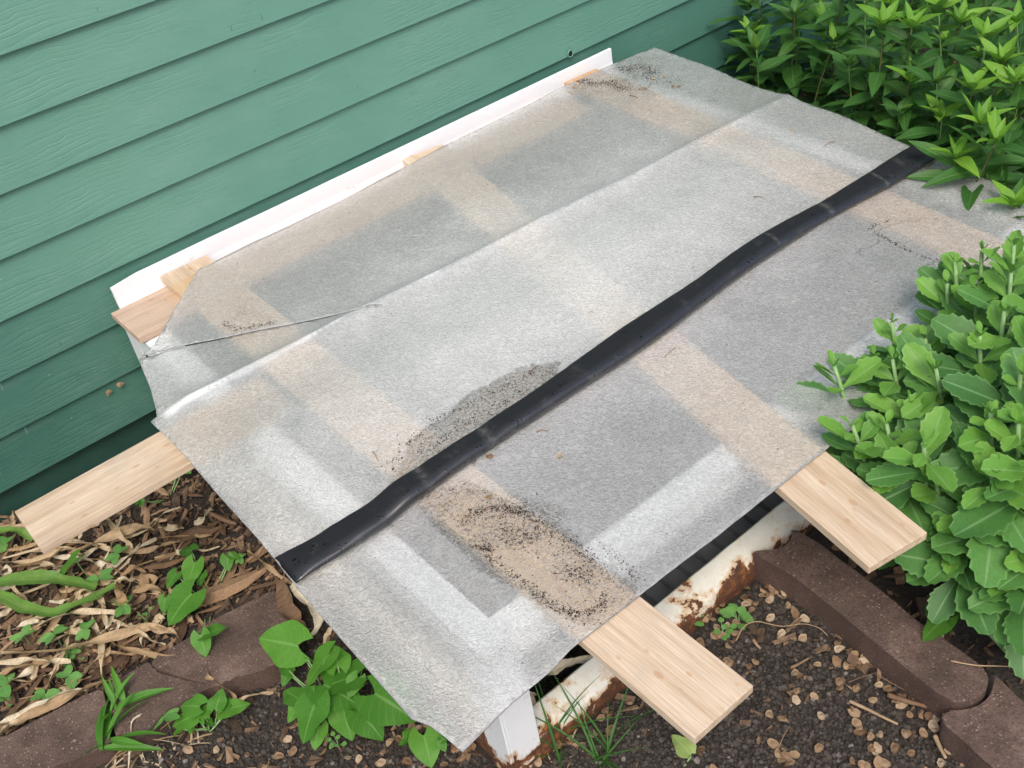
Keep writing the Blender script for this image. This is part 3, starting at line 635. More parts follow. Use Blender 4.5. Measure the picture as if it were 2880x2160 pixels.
# ------------------------------------------------------------------ black weight tube lying on the sheet
up_e = [(765, 1556), (820, 1532), (872, 1511), (944, 1469), (1030, 1408), (1120, 1353), (1198, 1308), (1250, 1270), (1302, 1240), (1440, 1150), (1557, 1072), (1660, 992), (1765, 916), (1909, 831), (2026, 743), (2130, 668), (2221, 622), (2351, 548), (2416, 503), (2514, 442), (2573, 407)]
lo_e = [(833, 1637), (890, 1602), (944, 1567), (1010, 1530), (1068, 1497), (1191, 1407), (1322, 1313), (1440, 1238), (1560, 1160), (1681, 1078), (1805, 1003), (1909, 924), (2000, 853), (2091, 781), (2221, 699), (2286, 651), (2384, 592), (2469, 553), (2560, 501), (2644, 449)]
def resample(pl, n):
    P = catmull([atp(px, py, .012) for px, py in pl], 8); d = [0]
    for a, b in zip(P, P[1:]): d.append(d[-1] + (b - a).length)
    out, j = [], 0
    for i in range(n + 1):
        s = d[-1] * i / n
        while j < len(d) - 2 and d[j + 1] < s: j += 1
        out.append(P[j].lerp(P[j + 1], (s - d[j]) / max(1e-9, d[j + 1] - d[j])))
    return out
NT = 150; A = resample(up_e, NT); B = resample(lo_e, NT)
def smooth_line(P, k=9):
    return [sum((P[min(max(i + j, 0), len(P) - 1)] for j in range(-min(k, i, len(P) - 1 - i), min(k, i, len(P) - 1 - i) + 1)), Vector()) / (2 * min(k, i, len(P) - 1 - i) + 1) for i in range(len(P))]
A = smooth_line(A); B = smooth_line(B); vs, fs, uvs = [], [], []; KP = 28
for i in range(NT + 1):
    a, b = A[i], B[i]; t = i / NT; w = (a - b).length; wn = (a - b).normalized()
    hgt = .029 - .012 * sstep(.60, .9, t) - .010 * (1 - sstep(0, .10, t)) 
    hgt += -.004 * math.exp(-((t - .235) / .012) ** 2) - .004 * math.exp(-((t - .16) / .010) ** 2) - .003 * math.exp(-((t - .80) / .008) ** 2)
    a2 = a - wn * (hgt * .30); w2 = (a2 - b).length; c = (a2 + b) / 2
    pinch = .35 * (1 - sstep(0, .015, t)) + .25 * sstep(.985, 1, t)
    for j in range(KP):
        th = 2 * math.pi * j / KP; cx_, sz = math.cos(th), math.sin(th)
        ex = math.copysign(abs(cx_) ** (.62 if cx_ > 0 else .85), cx_); ez = math.copysign(abs(sz) ** (.45 if cx_ > 0 else .8), sz)
        skew = .12 * (1 + ez) * 0
        q = c + wn * (ex * w2 / 2)
        zz = max(shz(q.x, q.y), -1) + .0022 + hgt * (1 - pinch) * (ez * .5 + .5) * (1 + .10 * -ex) if sz > -.99 else 0
        zz = shz(c.x, c.y) + .0035 + hgt * (1 - pinch) * (ez * .5 + .5) * (1 - .16 * ex)
        zz += .0012 * noise.noise(Vector((t * 60, j * .5, 1))) * (1 if sz > 0 else 0)
        vs.append((q.x, q.y, zz)); uvs.append((t, j / KP))
for i in range(NT):
    for j in range(KP): u, v = i * KP + j, i * KP + (j + 1) % KP; fs.append((u, v, v + KP, u + KP))
e0 = len(vs); c0 = sum((Vector(v) for v in vs[:KP]), Vector()) / KP; c1 = sum((Vector(v) for v in vs[NT * KP:NT * KP + KP]), Vector()) / KP
inward = (Vector(B[1]) - Vector(B[0])).normalized() * .012
vs += [tuple(c0 + inward), tuple(c1 - inward)]; uvs += [(0, .5), (1, .5)]
for j in range(KP): fs.append((e0, j, (j + 1) % KP)); fs.append((e0 + 1, NT * KP + (j + 1) % KP, NT * KP + j))
me = mesh('weight_tube', vs, fs, True, uvs); bm = bmesh.new(); bm.from_mesh(me); bmesh.ops.recalc_face_normals(bm, faces=bm.faces); bm.to_mesh(me); bm.free()
tb = link('weight_tube', me, None, MAT['tube']); tag(tb, 'long limp black ribbed vinyl tube lying across the sheet with water drops', 'tube')

# ------------------------------------------------------------------ edging stones
def round_poly(P): return [Vector((p.x, p.y)) for p in P]
def edging(px, zt, label, zb=-.06, group='scalloped concrete edging stones', noise_a=.0015):
    P = catmull([at(x, y, zt) for x, y in px + [px[0]]], 5)[:-1]
    P = [Vector((p.x + noise_a * noise.noise(p * 30), p.y + noise_a * noise.noise(p * 30 + Vector((5, 5, 5))))) for p in P]
    area = sum(P[i].x * P[(i + 1) % len(P)].y - P[(i + 1) % len(P)].x * P[i].y for i in range(len(P)))
    if area < 0: P = P[::-1]
    c = sum(P, Vector((0, 0))) / len(P)
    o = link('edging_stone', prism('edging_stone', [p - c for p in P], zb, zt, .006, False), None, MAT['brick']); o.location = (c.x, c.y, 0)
    o.data.polygons.foreach_set('use_smooth', [True] * len(o.data.polygons))
    try: o.data.set_sharp_from_angle(angle=math.radians(45))
    except Exception: pass
    return tag(o, label, 'edging stone', group)
q = lambda pts, s, ox, oy: [(ox + x / s, oy + y / s) for x, y in pts]
ed1 = q([(1042, 722), (1100, 716), (1165, 706), (1200, 675), (1213, 640), (1225, 632), (1330, 690), (1420, 760), (1520, 835), (1640, 930), (1760, 1030), (1880, 1110), (1990, 1190), (2040, 1235), (2057, 1285), (2035, 1335), (1985, 1368), (1920, 1372), (1850, 1340), (1780, 1290), (1640, 1175), (1500, 1060), (1350, 935), (1200, 822), (1100, 765)], 1.536, 1440, 1080)
edging(ed1, .085, 'brown concrete edging stone running from the frame with a rounded near end, in the shade')
ed2 = q([(1855, 1430), (1880, 1410), (1960, 1405), (2030, 1380), (2072, 1330), (2085, 1270), (2095, 1262), (2160, 1330), (2260, 1430), (2330, 1600), (2400, 1800), (2250, 1800), (2080, 1660), (1950, 1540), (1870, 1470)], 1.536, 1440, 1080)
edging(ed2, .075, 'pebbly edging stone cut off by the bottom right corner of the photo')
e3 = q([(1780, 500), (1560, 610), (1400, 690), (1220, 815), (1090, 890), (985, 960), (1010, 1010), (1120, 1050), (1250, 1090), (1400, 1120), (1500, 1075), (1620, 1050), (1740, 1010), (1830, 930), (1900, 780), (1880, 600)], 2.304, 0, 1440)
edging(e3, .055, 'reddish edging stone nearest the sheet at the left, half under the heart shaped leaf')
e4 = q([(965, 965), (860, 1030), (760, 1085), (690, 1130), (720, 1200), (725, 1300), (740, 1400), (770, 1470), (850, 1480), (960, 1420), (1060, 1300), (1200, 1220), (1330, 1150), (1370, 1120), (1240, 1100), (1100, 1060), (1000, 1025)], 2.304, 0, 1440)
edging(e4, .05, 'mossy reddish edging stone in the middle of the left row behind the grass tuft')
e5 = q([(665, 1145), (520, 1200), (330, 1300), (150, 1390), (0, 1470), (-200, 1560), (-200, 1850), (100, 1800), (330, 1660), (500, 1600), (640, 1540), (720, 1480), (700, 1380), (690, 1250)], 2.304, 0, 1440)
edging(e5, .05, 'pinkish edging stone cut off by the bottom left corner of the photo')

# ------------------------------------------------------------------ soil crumbs and mulch (uncountable)
def in_poly(x, y, poly):
    c = False; n = len(poly)
    for i in range(n):
        x1, y1 = poly[i]; x2, y2 = poly[(i + 1) % n]
        if (y1 > y) != (y2 > y) and x < (x2 - x1) * (y - y1) / (y2 - y1) + x1: c = not c
    return c
def wpoly(pts): return [tuple(at(x, y, 0).xy) for x, y in pts]
soil_poly = wpoly([(1380, 2200), (1440, 2110), (1900, 1720), (2120, 1560), (2700, 2010), (2870, 2230), (2700, 2500), (1300, 2500)])
soil_left = wpoly([(560, 1900), (700, 1850), (870, 1640), (1420, 2120), (1380, 2300), (300, 2300), (360, 2120)])
mulch_left = wpoly([(-350, 1560), (0, 1490), (540, 1230), (900, 1560), (860, 1640), (760, 1690), (430, 1880), (0, 2090), (-350, 2230)])
mulch_right = [(2.43, -.02), (5.2, -.02), (5.2, -1.5), (3.2, -2.6), (1.35, -2.5), (1.20, -2.0), (1.5, -1.66), (2.43, -1.66)]
ico = bmesh.new(); bmesh.ops.create_icosphere(ico, subdivisions=1, radius=1.0); icv = [v.co.copy() for v in ico.verts]; icf = [tuple(v.index for v in f.verts) for f in ico.faces]; ico.free()
def scatter_mass(name, polys, count, kind, sizes, seed, mat, label, dark=(0, 1), zoff=0.0):
    rnd = random.Random(seed); vs, fs, tone = [], [], []
    for poly, n in zip(polys, count):
        xs = [p[0] for p in poly]; ys = [p[1] for p in poly]; k = 0; tries = 0
        while k < n and tries < n * 12:
            tries += 1; x, y = rnd.uniform(min(xs), max(xs)), rnd.uniform(min(ys), max(ys))
            if not in_poly(x, y, poly) or (FX0 - .01 < x < FX1 + .01 and y > FY1 - .01): continue
            k += 1; s = sizes[0] * (sizes[1] / sizes[0]) ** (rnd.random() ** 2.6); b = len(vs); z = gz(x, y) + zoff; tn = rnd.uniform(*dark) if rnd.random() > .012 else 1.0
            if kind == 'clod':
                R = Matrix.Rotation(rnd.uniform(0, 6.3), 3, 'Z') @ Matrix.Rotation(rnd.uniform(0, 3), 3, 'X')
                for v in icv:
                    q = R @ Vector((v.x * rnd.uniform(.75, 1.2), v.y * rnd.uniform(.75, 1.2), v.z * rnd.uniform(.6, 1))) * s; vs.append((x + q.x, y + q.y, z + q.z + s * .45))
                fs += [tuple(i + b for i in f) for f in icf]; tone += [tn] * len(icv)
            else:
                L, w, t = s, s * rnd.uniform(.18, .5), s * rnd.uniform(.04, .12); yaw = rnd.gauss(.5, .9) if kind == 'chip' else rnd.uniform(0, 6.3)
                R = Matrix.Rotation(yaw, 3, 'Z') @ Matrix.Rotation(rnd.gauss(0, .22), 3, 'Y') @ Matrix.Rotation(rnd.gauss(0, .3), 3, 'X')
                for sx in (-1, 1):
                    for sy in (-1, 1):
                        for sz in (-1, 1):
                            q = R @ Vector((sx * L / 2 * rnd.uniform(.7, 1.1), sy * w / 2 * rnd.uniform(.45, 1.15), sz * t / 2)); vs.append((x + q.x, y + q.y, z + q.z + t * .5 + rnd.uniform(0, .012)))
                fs += [tuple(i + b for i in f) for f in ((0, 1, 3, 2), (4, 6, 7, 5), (0, 4, 5, 1), (2, 3, 7, 6), (0, 2, 6, 4), (1, 5, 7, 3))]; tone += [tn] * 8
    me = mesh(name, vs, fs); a_ = me.attributes.new('tone', 'FLOAT', 'POINT'); a_.data.foreach_set('value', tone)
    o = link(name, me, None, mat); tag(o, label, name.split('_')[-1], kind='stuff'); return o
scatter_mass('soil_crumbs', [soil_poly, soil_left, mulch_left], [34000, 15000, 2400], 'clod', (.0012, .0075), 1, MAT['clod'], 'loose dark crumbs of garden soil spread over the bare bed', (0, .97))
scatter_mass('bark_mulch', [mulch_left, mulch_right, soil_left, soil_poly], [3600, 5200, 330, 160], 'chip', (.010, .055), 2, MAT['chipmass'], 'small brown bark chips and shreds covering the beds', (0, .95))

# ------------------------------------------------------------------ larger wood chips, one by one
def chip_mesh(seed):
    r = random.Random(seed); n = 4; vs, fs = [], []; w0 = r.uniform(.16, .36)
    for i in range(n + 1):
        t = i / n; x = t - .5; wl = w0 * (1 - .5 * abs(x) * 2 * r.random()) * r.uniform(.8, 1.1) * (.45 if i in (0, n) else 1); cy = r.uniform(-.04, .04)
        zc = .04 * math.sin(t * 3) * r.uniform(-1, 1)
        vs += [(x + r.uniform(-.05, .05), cy - wl / 2, zc), (x, cy, zc + .06), (x + r.uniform(-.05, .05), cy + wl / 2, zc), (x, cy, zc - .03)]
    for i in range(n):
        for j in range(4): a, b = i * 4 + j, i * 4 + (j + 1) % 4; fs.append((a, b, b + 4, a + 4))
    fs += [(3, 2, 1, 0), (n * 4, n * 4 + 1, n * 4 + 2, n * 4 + 3)]
    return mesh('wood_chip', vs, fs)
CH = [chip_mesh(i) for i in range(7)]
for c in CH: c.materials.append(MAT['chip'])
rnd = random.Random(12)
def put_chip(x, y, L, yaw, label, group, z=None):
    o = link('wood_chip', rnd.choice(CH)); o.scale = (L, L * rnd.uniform(.6, 1.1), L * rnd.uniform(.6, 1)); o.location = (x, y, (gz(x, y) if z is None else z) + .011 + rnd.uniform(0, .012))
    o.rotation_euler = (rnd.gauss(0, .18), rnd.gauss(0, .12), yaw); return tag(o, label, 'wood chip', group)
def fill(poly, n, fn, avoid=None):
    xs = [p[0] for p in poly]; ys = [p[1] for p in poly]; k = 0
    while k < n:
        x, y = rnd.uniform(min(xs), max(xs)), rnd.uniform(min(ys), max(ys))
        if in_poly(x, y, poly) and not (FX0 - .03 < x < FX1 + .03 and y > FY1 - .03): fn(x, y); k += 1
fill(mulch_left, 150, lambda x, y: put_chip(x, y, rnd.uniform(.04, .10), rnd.gauss(.45, .7), 'brown splintered wood chip in the left mulch ' + ('near the long plank' if y > -.42 else ('among the dried strap leaves' if x < .2 else ('beside the sheet edge' if x > .38 else 'between long plank and edging stones'))), 'wood chips in the left bed'))
fill(mulch_right, 90, lambda x, y: put_chip(x, y, rnd.uniform(.04, .09), rnd.uniform(0, 3.1), 'brown wood chip in the mulch ' + ('behind the shaded edging stone under the stonecrop' if y < -1.6 else ('at the foot of the siding behind the tall plants' if y > -.4 else 'between the stems of the tall plants')), 'wood chips in the right bed'))
for (x, y), (x2, y2), lab in [(((1170, 640)), (1740, 380), 'long dark splintered wood chip touching the edging stone below the tube end'), ((1280, 660), (1440, 590), 'knobbly light wood chip between the heart leaf and the long dark chip'),
        ((1150, 165), (1450, 105), 'long grey brown wood chip right of the pale plank end'), ((1340, 10), (1530, 80), 'dark brown wood chip close under the sheet edge at left'),
        ((780, 880), (960, 790), 'broad brown wood chip crossed by dried strap leaves'), ((560, 1100), (850, 900), 'pale fibrous wood chip above the middle edging stone'), ((20, 1360), (300, 1040), 'long dark weathered wood stick at the left picture edge'), ((950, 400), (1210, 300), 'grey brown flat wood chip above the pointed heart leaf')]:
    a, b = at(x / 2.304, 1440 + y / 2.304, .02), at(x2 / 2.304, 1440 + y2 / 2.304, .02)
    o = put_chip((a.x + b.x) / 2, (a.y + b.y) / 2, (b - a).length, math.atan2(b.y - a.y, b.x - a.x), lab, None, .006); o.scale.y = o.scale.x * .8

# ------------------------------------------------------------------ leaves
def leaf_mesh(name, wf, n=8, fold=.25, droop=.25, teeth=0, lobe=0.0, mat=None, wave=0.0, seed=0, tooth_a=.09, rows=5):
    """length 1 along +X, upper side +Z; wf(t) half width"""
    r = random.Random(seed); vs, fs, uvs = [], [], []
    us = [-1, -.5, 0, .5, 1] if rows == 5 else [-1, 0, 1]
    for i in range(n + 1):
        t = i / n; w = wf(t)
        for u in us:
            ww = w
            xx = t - lobe * abs(u) ** 1.5 * max(0, 1 - t * 3.2) ** 1.0
            if teeth and abs(u) == 1 and .25 < t < .97: ww = w * (1 + (tooth_a if i % 2 == 0 else -tooth_a * .7)); xx += (.02 if i % 2 == 0 else -.01)
            z = fold * abs(u) * w - droop * t * t + wave * math.sin(t * 9 + u * 2 + seed) * abs(u) * w
            vs.append((xx, u * ww, z)); uvs.append((t, .5 + .5 * u))
    R = len(us)
    for i in range(n):
        for j in range(R - 1): a = i * R + j; fs.append((a, a + R, a + R + 1, a + 1))
    me = mesh(name, vs, fs, True, uvs); me.materials.append(mat); return me
def lance(t): return .185 * math.sin(math.pi * min(1, t ** .72)) ** .85 * (1 - .25 * t) + (.004 if t < 1 else 0)
def lance_w(t): return 1.28 * lance(t)
def spoon(t): return (.028 + .20 * sstep(.04, .60, t)) * max(0, 1 - max(0, (t - .52) / .48) ** 2.0) ** .62 + .001
def heart(t):
    if t < .24: return .20 + .29 * math.sqrt(t / .24)
    return .49 * (1 - ((t - .24) / .76) ** 1.8) ** 1.0 * (1 - .12 * math.sin(math.pi * min(1, (t - .24) / .76))) + .002
def lobe2(t): return .31 * math.sin(math.pi * t ** .85) ** .7 + .002
def blade(t): return .5 * (1 - t ** 3) * (.35 + .65 * sstep(0, .2, t)) + .001
LANCE = [leaf_mesh('leaf', lance, 9, .35, d, 0, 0, MAT['lance'], .12, s) for s, d in ((1, .20), (2, .42), (3, .10))] + [leaf_mesh('leaf', lance_w, 9, .25, .35, 0, 0, MAT['lance'], .15, 4)]
LTIP = [leaf_mesh('tip_leaf', lance, 8, .5, d, 0, 0, MAT['tip'], .1, s) for s, d in ((1, .18), (2, .3), (3, -.1))]
LDEAD = leaf_mesh('withered_leaf', lance, 7, .6, .5, 0, 0, MAT['deadleaf'], .5, 3)
SED = [leaf_mesh('leaf', spoon, 17, .22, d, 1, 0, MAT['sedum'], .10, s) for s, d in ((1, .06), (2, .20), (3, -.06))]
SEDT = [leaf_mesh('tip_leaf', spoon, 13, .45, d, 1, 0, MAT['sedtip'], .10, s) for s, d in ((1, -.12), (2, .05))]
HEART = [leaf_mesh('leaf', heart, 14, .10, d, 0, .36, MAT['heart'], .12, s) for s, d in ((1, .12), (2, .22), (3, .05))]
LOBE = [leaf_mesh('leaf', lobe2, 7, .1, .1, 0, 0, MAT['seedling'], .05, 1)]
GR = leaf_mesh('blade', lambda t: .045 * (1 - t ** 2) + .001, 8, .8, .55, 0, 0, MAT['heart'], 0, 1, rows=3)
GRW = leaf_mesh('blade', lambda t: .085 * math.sin(math.pi * (t * .85 + .12)) + .001, 8, .5, .35, 0, 0, MAT['heart'], 0, 1)
GRT = leaf_mesh('blade', lambda t: .016 * (1 - t ** 2) + .0005, 8, .8, .45, 0, 0, MAT['lance'], 0, 1, rows=3)
GRD = leaf_mesh('dry_blade', lambda t: .018 * (1 - t ** 2) + .0005, 8, .5, .8, 0, 0, MAT['straw'], 0, 1, rows=3)
def leaf_at(me, parent, base, direction, up, length, roll=0.0, wscale=1.0):
    d = Vector(direction).normalized(); up = Vector(up); s = up.cross(d)
    if s.length < 1e-3: s = Vector((1, 0, 0)).cross(d)
    s.normalize(); u = d.cross(s)
    R = Matrix((d, s, u)).transposed() @ Matrix.Rotation(roll, 3, 'X')
    o = link(me.name.split('.')[0], me, parent)
    lw = Matrix.Translation(Vector(base)) @ R.to_4x4() @ Matrix.Diagonal((length, length * wscale, length, 1))
    o.matrix_basis = lw; return o

# tall leafy plants behind and right of the sheet
def bent(base, tip, bend=.02, n=7, seed=0):
    r = random.Random(seed); m_ = (base + tip) / 2 + Vector((r.gauss(0, bend), r.gauss(0, bend), r.gauss(0, bend * .3)))
    return catmull([base, m_, tip], n)
def tall_plant(x, y, h, seed, lean=(0, 0), bright=1.0, size=1.0, label=None, leafless=.12):
    r = random.Random(seed); root = empty('leafy_perennial', (x, y, gz(x, y)))
    row = 'against green siding' if y > -.3 else ('in mid bed' if y > -.8 else ('beside far sheet edge' if x < 2.95 else 'in front of bed'))
    col_ = 'nearest sheet' if x < 2.75 else ('one step back' if x < 3.05 else ('farther back' if x < 3.6 else 'farthest back'))
    tag(root, label or '%s leafy perennial with %s tip, %s, %s' % ('tall' if h > .52 else 'shorter', 'bright lime' if bright > .5 else 'plain green', row, col_), 'plant', 'tall leafy perennials right of the sheet')
    tipv = Vector((lean[0], lean[1], h)); P = bent(Vector((0, 0, -.01)), tipv, .018, 7, seed)
    vs, fs = tube(P, .0042 * size, .0022 * size); link('stem', mesh('stem', vs, fs, True), root, MAT['redstem'] if r.random() < .5 else MAT['stem'])
    n = int(9 + h * 20); az = r.uniform(0, 6.28)
    for i in range(n):
        t = leafless + (1 - leafless) * (i / n) ** .92; k = t * (len(P) - 1); a = int(min(k, len(P) - 2)); p = P[a].lerp(P[a + 1], k - a)
        az += 2.4 + r.gauss(0, .25); el = -.25 + .95 * t ** 2 + r.gauss(0, .16)
        L = (.168 - .050 * t) * size * r.uniform(.82, 1.2); d = Vector((math.cos(az) * math.cos(el), math.sin(az) * math.cos(el), math.sin(el)))
        if i == 0 and r.random() < .4: leaf_at(LDEAD, root, p, (d.x, d.y, -.7), (0, 0, 1), L * .8, r.gauss(0, .5)); continue
        leaf_at(r.choice(LANCE), root, p, d, (0, 0, 1), L, r.gauss(0, .35))
    nt_ = 7 if bright > .5 else 4
    for i in range(nt_):
        az += 2.4; el = .55 + .6 * i / nt_ + r.gauss(0, .1); L = (.105 - .05 * i / nt_) * size * r.uniform(.85, 1.15); d = Vector((math.cos(az) * math.cos(el), math.sin(az) * math.cos(el), math.sin(el)))
        leaf_at(r.choice(LTIP) if (bright > .5 or i > 2) else r.choice(LANCE), root, P[-1] - Vector((0, 0, .004)), d, (0, 0, 1), L, r.gauss(0, .3))
    return root
# tip pixel, tip height
tips = [((2735, 250), .60, 'perennial stem with a lime green tip, nearest to the tube end but one'), ((2757, 350), .56, 'perennial stem with bright lime tip hanging over the tube end'), ((2565, 75), .66, 'perennial with a tall lime tip, third from the right along the top edge'), ((2487, 70), .66, None), ((2770, 115), .66, None), ((2860, 60), .68, None), ((2690, 440), .50, None), ((2800, 400), .56, 'perennial with bright tip standing right of the tube end, low over the sheet edge'), ((2870, 470), .54, None), ((2650, 330), .50, None), ((2560, 230), .52, None), ((2820, 180), .62, None), ((2450, 200), .5, None), ((2850, 235), .60, None),
        ((2105, 10), .50, 'dark green perennial stem farthest left, against the siding'), ((2145, -15), .54, None), ((2260, -20), .58, None), ((2365, 0), .62, None), ((2430, -40), .68, None), ((2640, 20), .70, None), ((2700, 60), .62, None)]
s_ = 0
for (px, h, lab) in tips:
    s_ += 1; p = at(px[0], px[1], h); r = random.Random(s_)
    bx, by = p.x + r.gauss(.03, .02), min(-.06, p.y + r.gauss(.02, .02)); 
    tall_plant(bx, by, h, s_, (p.x - bx, p.y - by), 1.0 if px[0] > 2450 else .2, 1.0, lab)
fillers = [(2.62, -.95), (2.72, -.72), (2.70, -1.10), (2.86, -.55), (2.9, -.85), (2.83, -1.18), (2.98, -.30), (3.05, -.62), (3.08, -.98), (3.18, -.42), (3.22, -.78), (3.26, -1.12), (3.42, -.28), (3.46, -.60), (3.4, -.95), (3.62, -.42), (3.64, -.78), (3.66, -.15), (3.84, -.58), (3.86, -.28), (4.05, -.42), (4.10, -.15), (4.3, -.35), (2.66, -1.34), (2.84, -1.42), (3.02, -1.32), (2.60, -1.50), (2.55, -1.62), (3.3, -.12), (4.5, -.2), (3.9, -.85), (2.75, -1.56), (2.95, -1.05), (3.15, -.20), (2.95, -.45), (3.0, -.15), (3.3, -.55), (3.3, -.85), (3.5, -.45), (3.55, -.2), (2.8, -.35), (2.88, -1.0), (3.1, -.85), (3.75, -.3), (3.5, -1.1), (3.75, -.95), (2.9, -1.6), (3.1, -1.55), (4.2, -.6)]
for (x, y) in fillers:
    s_ += 1; r = random.Random(s_ * 7); h = r.uniform(.42, .60) + (.06 if y < -1.2 else 0)
    tall_plant(x + r.gauss(0, .025), y + r.gauss(0, .025) if y < -.2 else y, h, s_, (r.gauss(-.02, .03), r.gauss(-.02, .03)), 1.0 if x > 2.8 and r.random() < .4 else .2, r.uniform(.85, 1.1))

# stonecrop clump at the right
def sedum(label, base_xy, list_tips, seed):
    root = empty('stonecrop', (base_xy[0], base_xy[1], 0)); tag(root, label, 'plant'); org = Vector((base_xy[0], base_xy[1], 0)); r = random.Random(seed)
    for (px, h, sz) in list_tips:
        tip = at(px[0], px[1], h) - org; b = Vector((tip.x * .22 + r.gauss(0, .02), tip.y * .22 + r.gauss(0, .02), gz(base_xy[0], base_xy[1])))
        mid = b.lerp(tip, .5) + Vector((tip.x * .12, tip.y * .12, -.02)); P = catmull([b, mid, tip], 6)
        vs, fs = tube(P, .0062, .0042, 6); st = link('stem', mesh('stem', vs, fs, True), root, MAT['palestem'])
        ax = (P[-1] - P[-3]).normalized(); s1 = ax.orthogonal().normalized(); s2 = ax.cross(s1)
        az = r.uniform(0, 6.3)
        ax = (ax + Vector((-.35, -.55, .25)) * .55).normalized(); s1 = ax.orthogonal().normalized(); s2 = ax.cross(s1)
        Ls = (.036, .062, .100, .134, .150, .148, .132, .11, .09)
        for lvl in range(7):      # pairs and whorls going down the stem
            t = 1 - (lvl * .048 if lvl < 6 else .24 + (lvl - 5) * .085); k = t * (len(P) - 1); a = int(min(k, len(P) - 2)); p = P[a].lerp(P[a + 1], k - a)
            az += 1.32; cnt = 3 if lvl in (0, 2, 4) else 2
            for j in range(cnt):
                th = az + j * 6.283 / cnt + r.gauss(0, .22); rad = s1 * math.cos(th) + s2 * math.sin(th)
                el = (.95, .72, .5, .34, .2, .08, -.02, -.1, -.15)[lvl] + r.gauss(0, .15); L = Ls[lvl] * sz * r.uniform(.70, 1.2)
                leaf_at(r.choice(SEDT) if lvl < 3 else r.choice(SED), st, p, rad * math.cos(el) + ax * math.sin(el), ax + Vector((0, 0, .3)), L, r.gauss(0, .25), 1.08)
    return root
s6 = lambda x, y: (2200 + x / 1.296, 620 + y / 1.296)
sedum('stonecrop clump reaching farthest left over the sheet and the plank', (1.60, -1.96), [
    (s6(190, 530), .49, .85), (s6(255, 745), .47, .85), (s6(515, 810), .50, .95), (s6(402, 505), .50, .8), (s6(330, 500), .47, .75), (s6(380, 740), .47, .85), (s6(470, 660), .47, .9), (s6(420, 850), .44, .8), (s6(560, 930), .42, .9)], 5)
sedum('middle stonecrop clump with broad serrated leaves between sheet and picture edge', (1.74, -2.0), [
    (s6(560, 540), .53, 1.0), (s6(760, 905), .50, .95), (s6(870, 560), .60, .95), (s6(720, 420), .58, .95), (s6(860, 740), .56, .95), (s6(930, 850), .54, 1.0), (s6(520, 430), .50, .85), (s6(760, 700), .55, .9), (s6(960, 640), .6, 1.0)], 15)
sedum('tallest stonecrop clump, its bright shoots standing highest at the right', (1.84, -1.86), [
    (s6(400, 370), .52, .65), (s6(630, 150), .58, .75), (s6(728, 110), .58, .85), (s6(845, 90), .60, .85), (s6(835, 190), .62, .95), (s6(810, 330), .62, .95), (s6(940, 420), .62, 1.0), (s6(950, 250), .64, 1.0), (s6(700, 250), .56, .85), (s6(600, 230), .55, .75)], 25)
sedum('lower stonecrop clump with pale rosettes hanging over the shaded edging stone', (1.52, -2.16), [
    (s6(625, 1150), .34, .95), (s6(815, 1145), .36, .95), (s6(880, 1010), .42, 1.1), (s6(700, 1030), .40, 1.0), (s6(940, 1160), .38, 1.1), (s6(890, 1250), .34, 1.0), (s6(530, 1000), .34, .9), (s6(990, 1000), .44, 1.0), (s6(1010, 1260), .32, 1.1)], 9)

# ------------------------------------------------------------------ heart leaved plants
def zoomer(s, ox, oy): return lambda x, y: (ox + x / s, oy + y / s)
zA = zoomer(2.304, 0, 1440); zB = zoomer(1.536, 0, 1080)
def px_leaf(me, root, org, bpx, tpx, zb, zt_, ws=1.0, roll=0.0, rr=None):
    b, t = at(*bpx, zb) - org, at(*tpx, zt_) - org; d = t - b
    return leaf_at(me, root, b, d, (0, 0, 1), d.length, roll, ws)
def vine(label, leaves, zf, bw=.0018, cat='plant', group=None, name='heart_leaf_plant', meshes=None):
    """leaves: (stalk end x,y), (tip x,y), z_base, z_tip"""
    pts = [at(*zf(*l[0]), l[2]) for l in leaves]; org = sum(pts, Vector()) / len(pts); org.z = 0
    root = empty(name, org); tag(root, label, cat, group); r = random.Random(len(leaves) * 3 + int(org.x * 100))
    for l in leaves:
        lm = (meshes or HEART); o = px_leaf(r.choice(lm), root, org, zf(*l[0]), zf(*l[1]), l[2], l[3], l[4] if len(l) > 4 else 1.0, r.gauss(0, .18))
        b = at(*zf(*l[0]), l[2]) - org; P = catmull([Vector((b.x * .25 + r.gauss(0, .01), b.y * .25, 0)), Vector((b.x * .8, b.y * .8, l[2] * .6)), b], 5)
        vs, fs = tube(P, bw, bw * .8, 5); link('leaf_stalk', mesh('leaf_stalk', vs, fs, True), root, MAT['palestem'])
    return root
vine('dense clump of green heart leaved vine growing beside the sheet edge at bottom', [((1285, 1130), (1112, 1098), .10, .09), ((1330, 1190), (1350, 1200), .12, .10), ((1420, 1170), (1300, 1290), .13, .10, 1.1), ((1540, 1260), (1380, 1310), .12, .09, 1.1), ((1365, 1370), (1295, 1550), .10, .06, 1.15), ((1480, 1400), (1520, 1540), .07, .05), ((1555, 1420), (1660, 1530), .09, .06, 1.1), ((1620, 1340), (1800, 1440), .12, .09, 1.25), ((1545, 1270), (1500, 1350), .12, .11), ((1290, 1360), (1225, 1320), .06, .05), ((1290, 1390), (1240, 1460), .05, .04), ((1250, 1240), (1205, 1210), .06, .06), ((1245, 1250), (1215, 1305), .05, .04), ((1380, 1480), (1350, 1580), .05, .03), ((1570, 1180), (1585, 1230), .10, .09), ((1700, 1350), (1640, 1440), .08, .06), ((1460, 1220), (1440, 1120), .12, .13, 1.1), ((1400, 1300), (1560, 1380), .10, .09, 1.1)], zB)
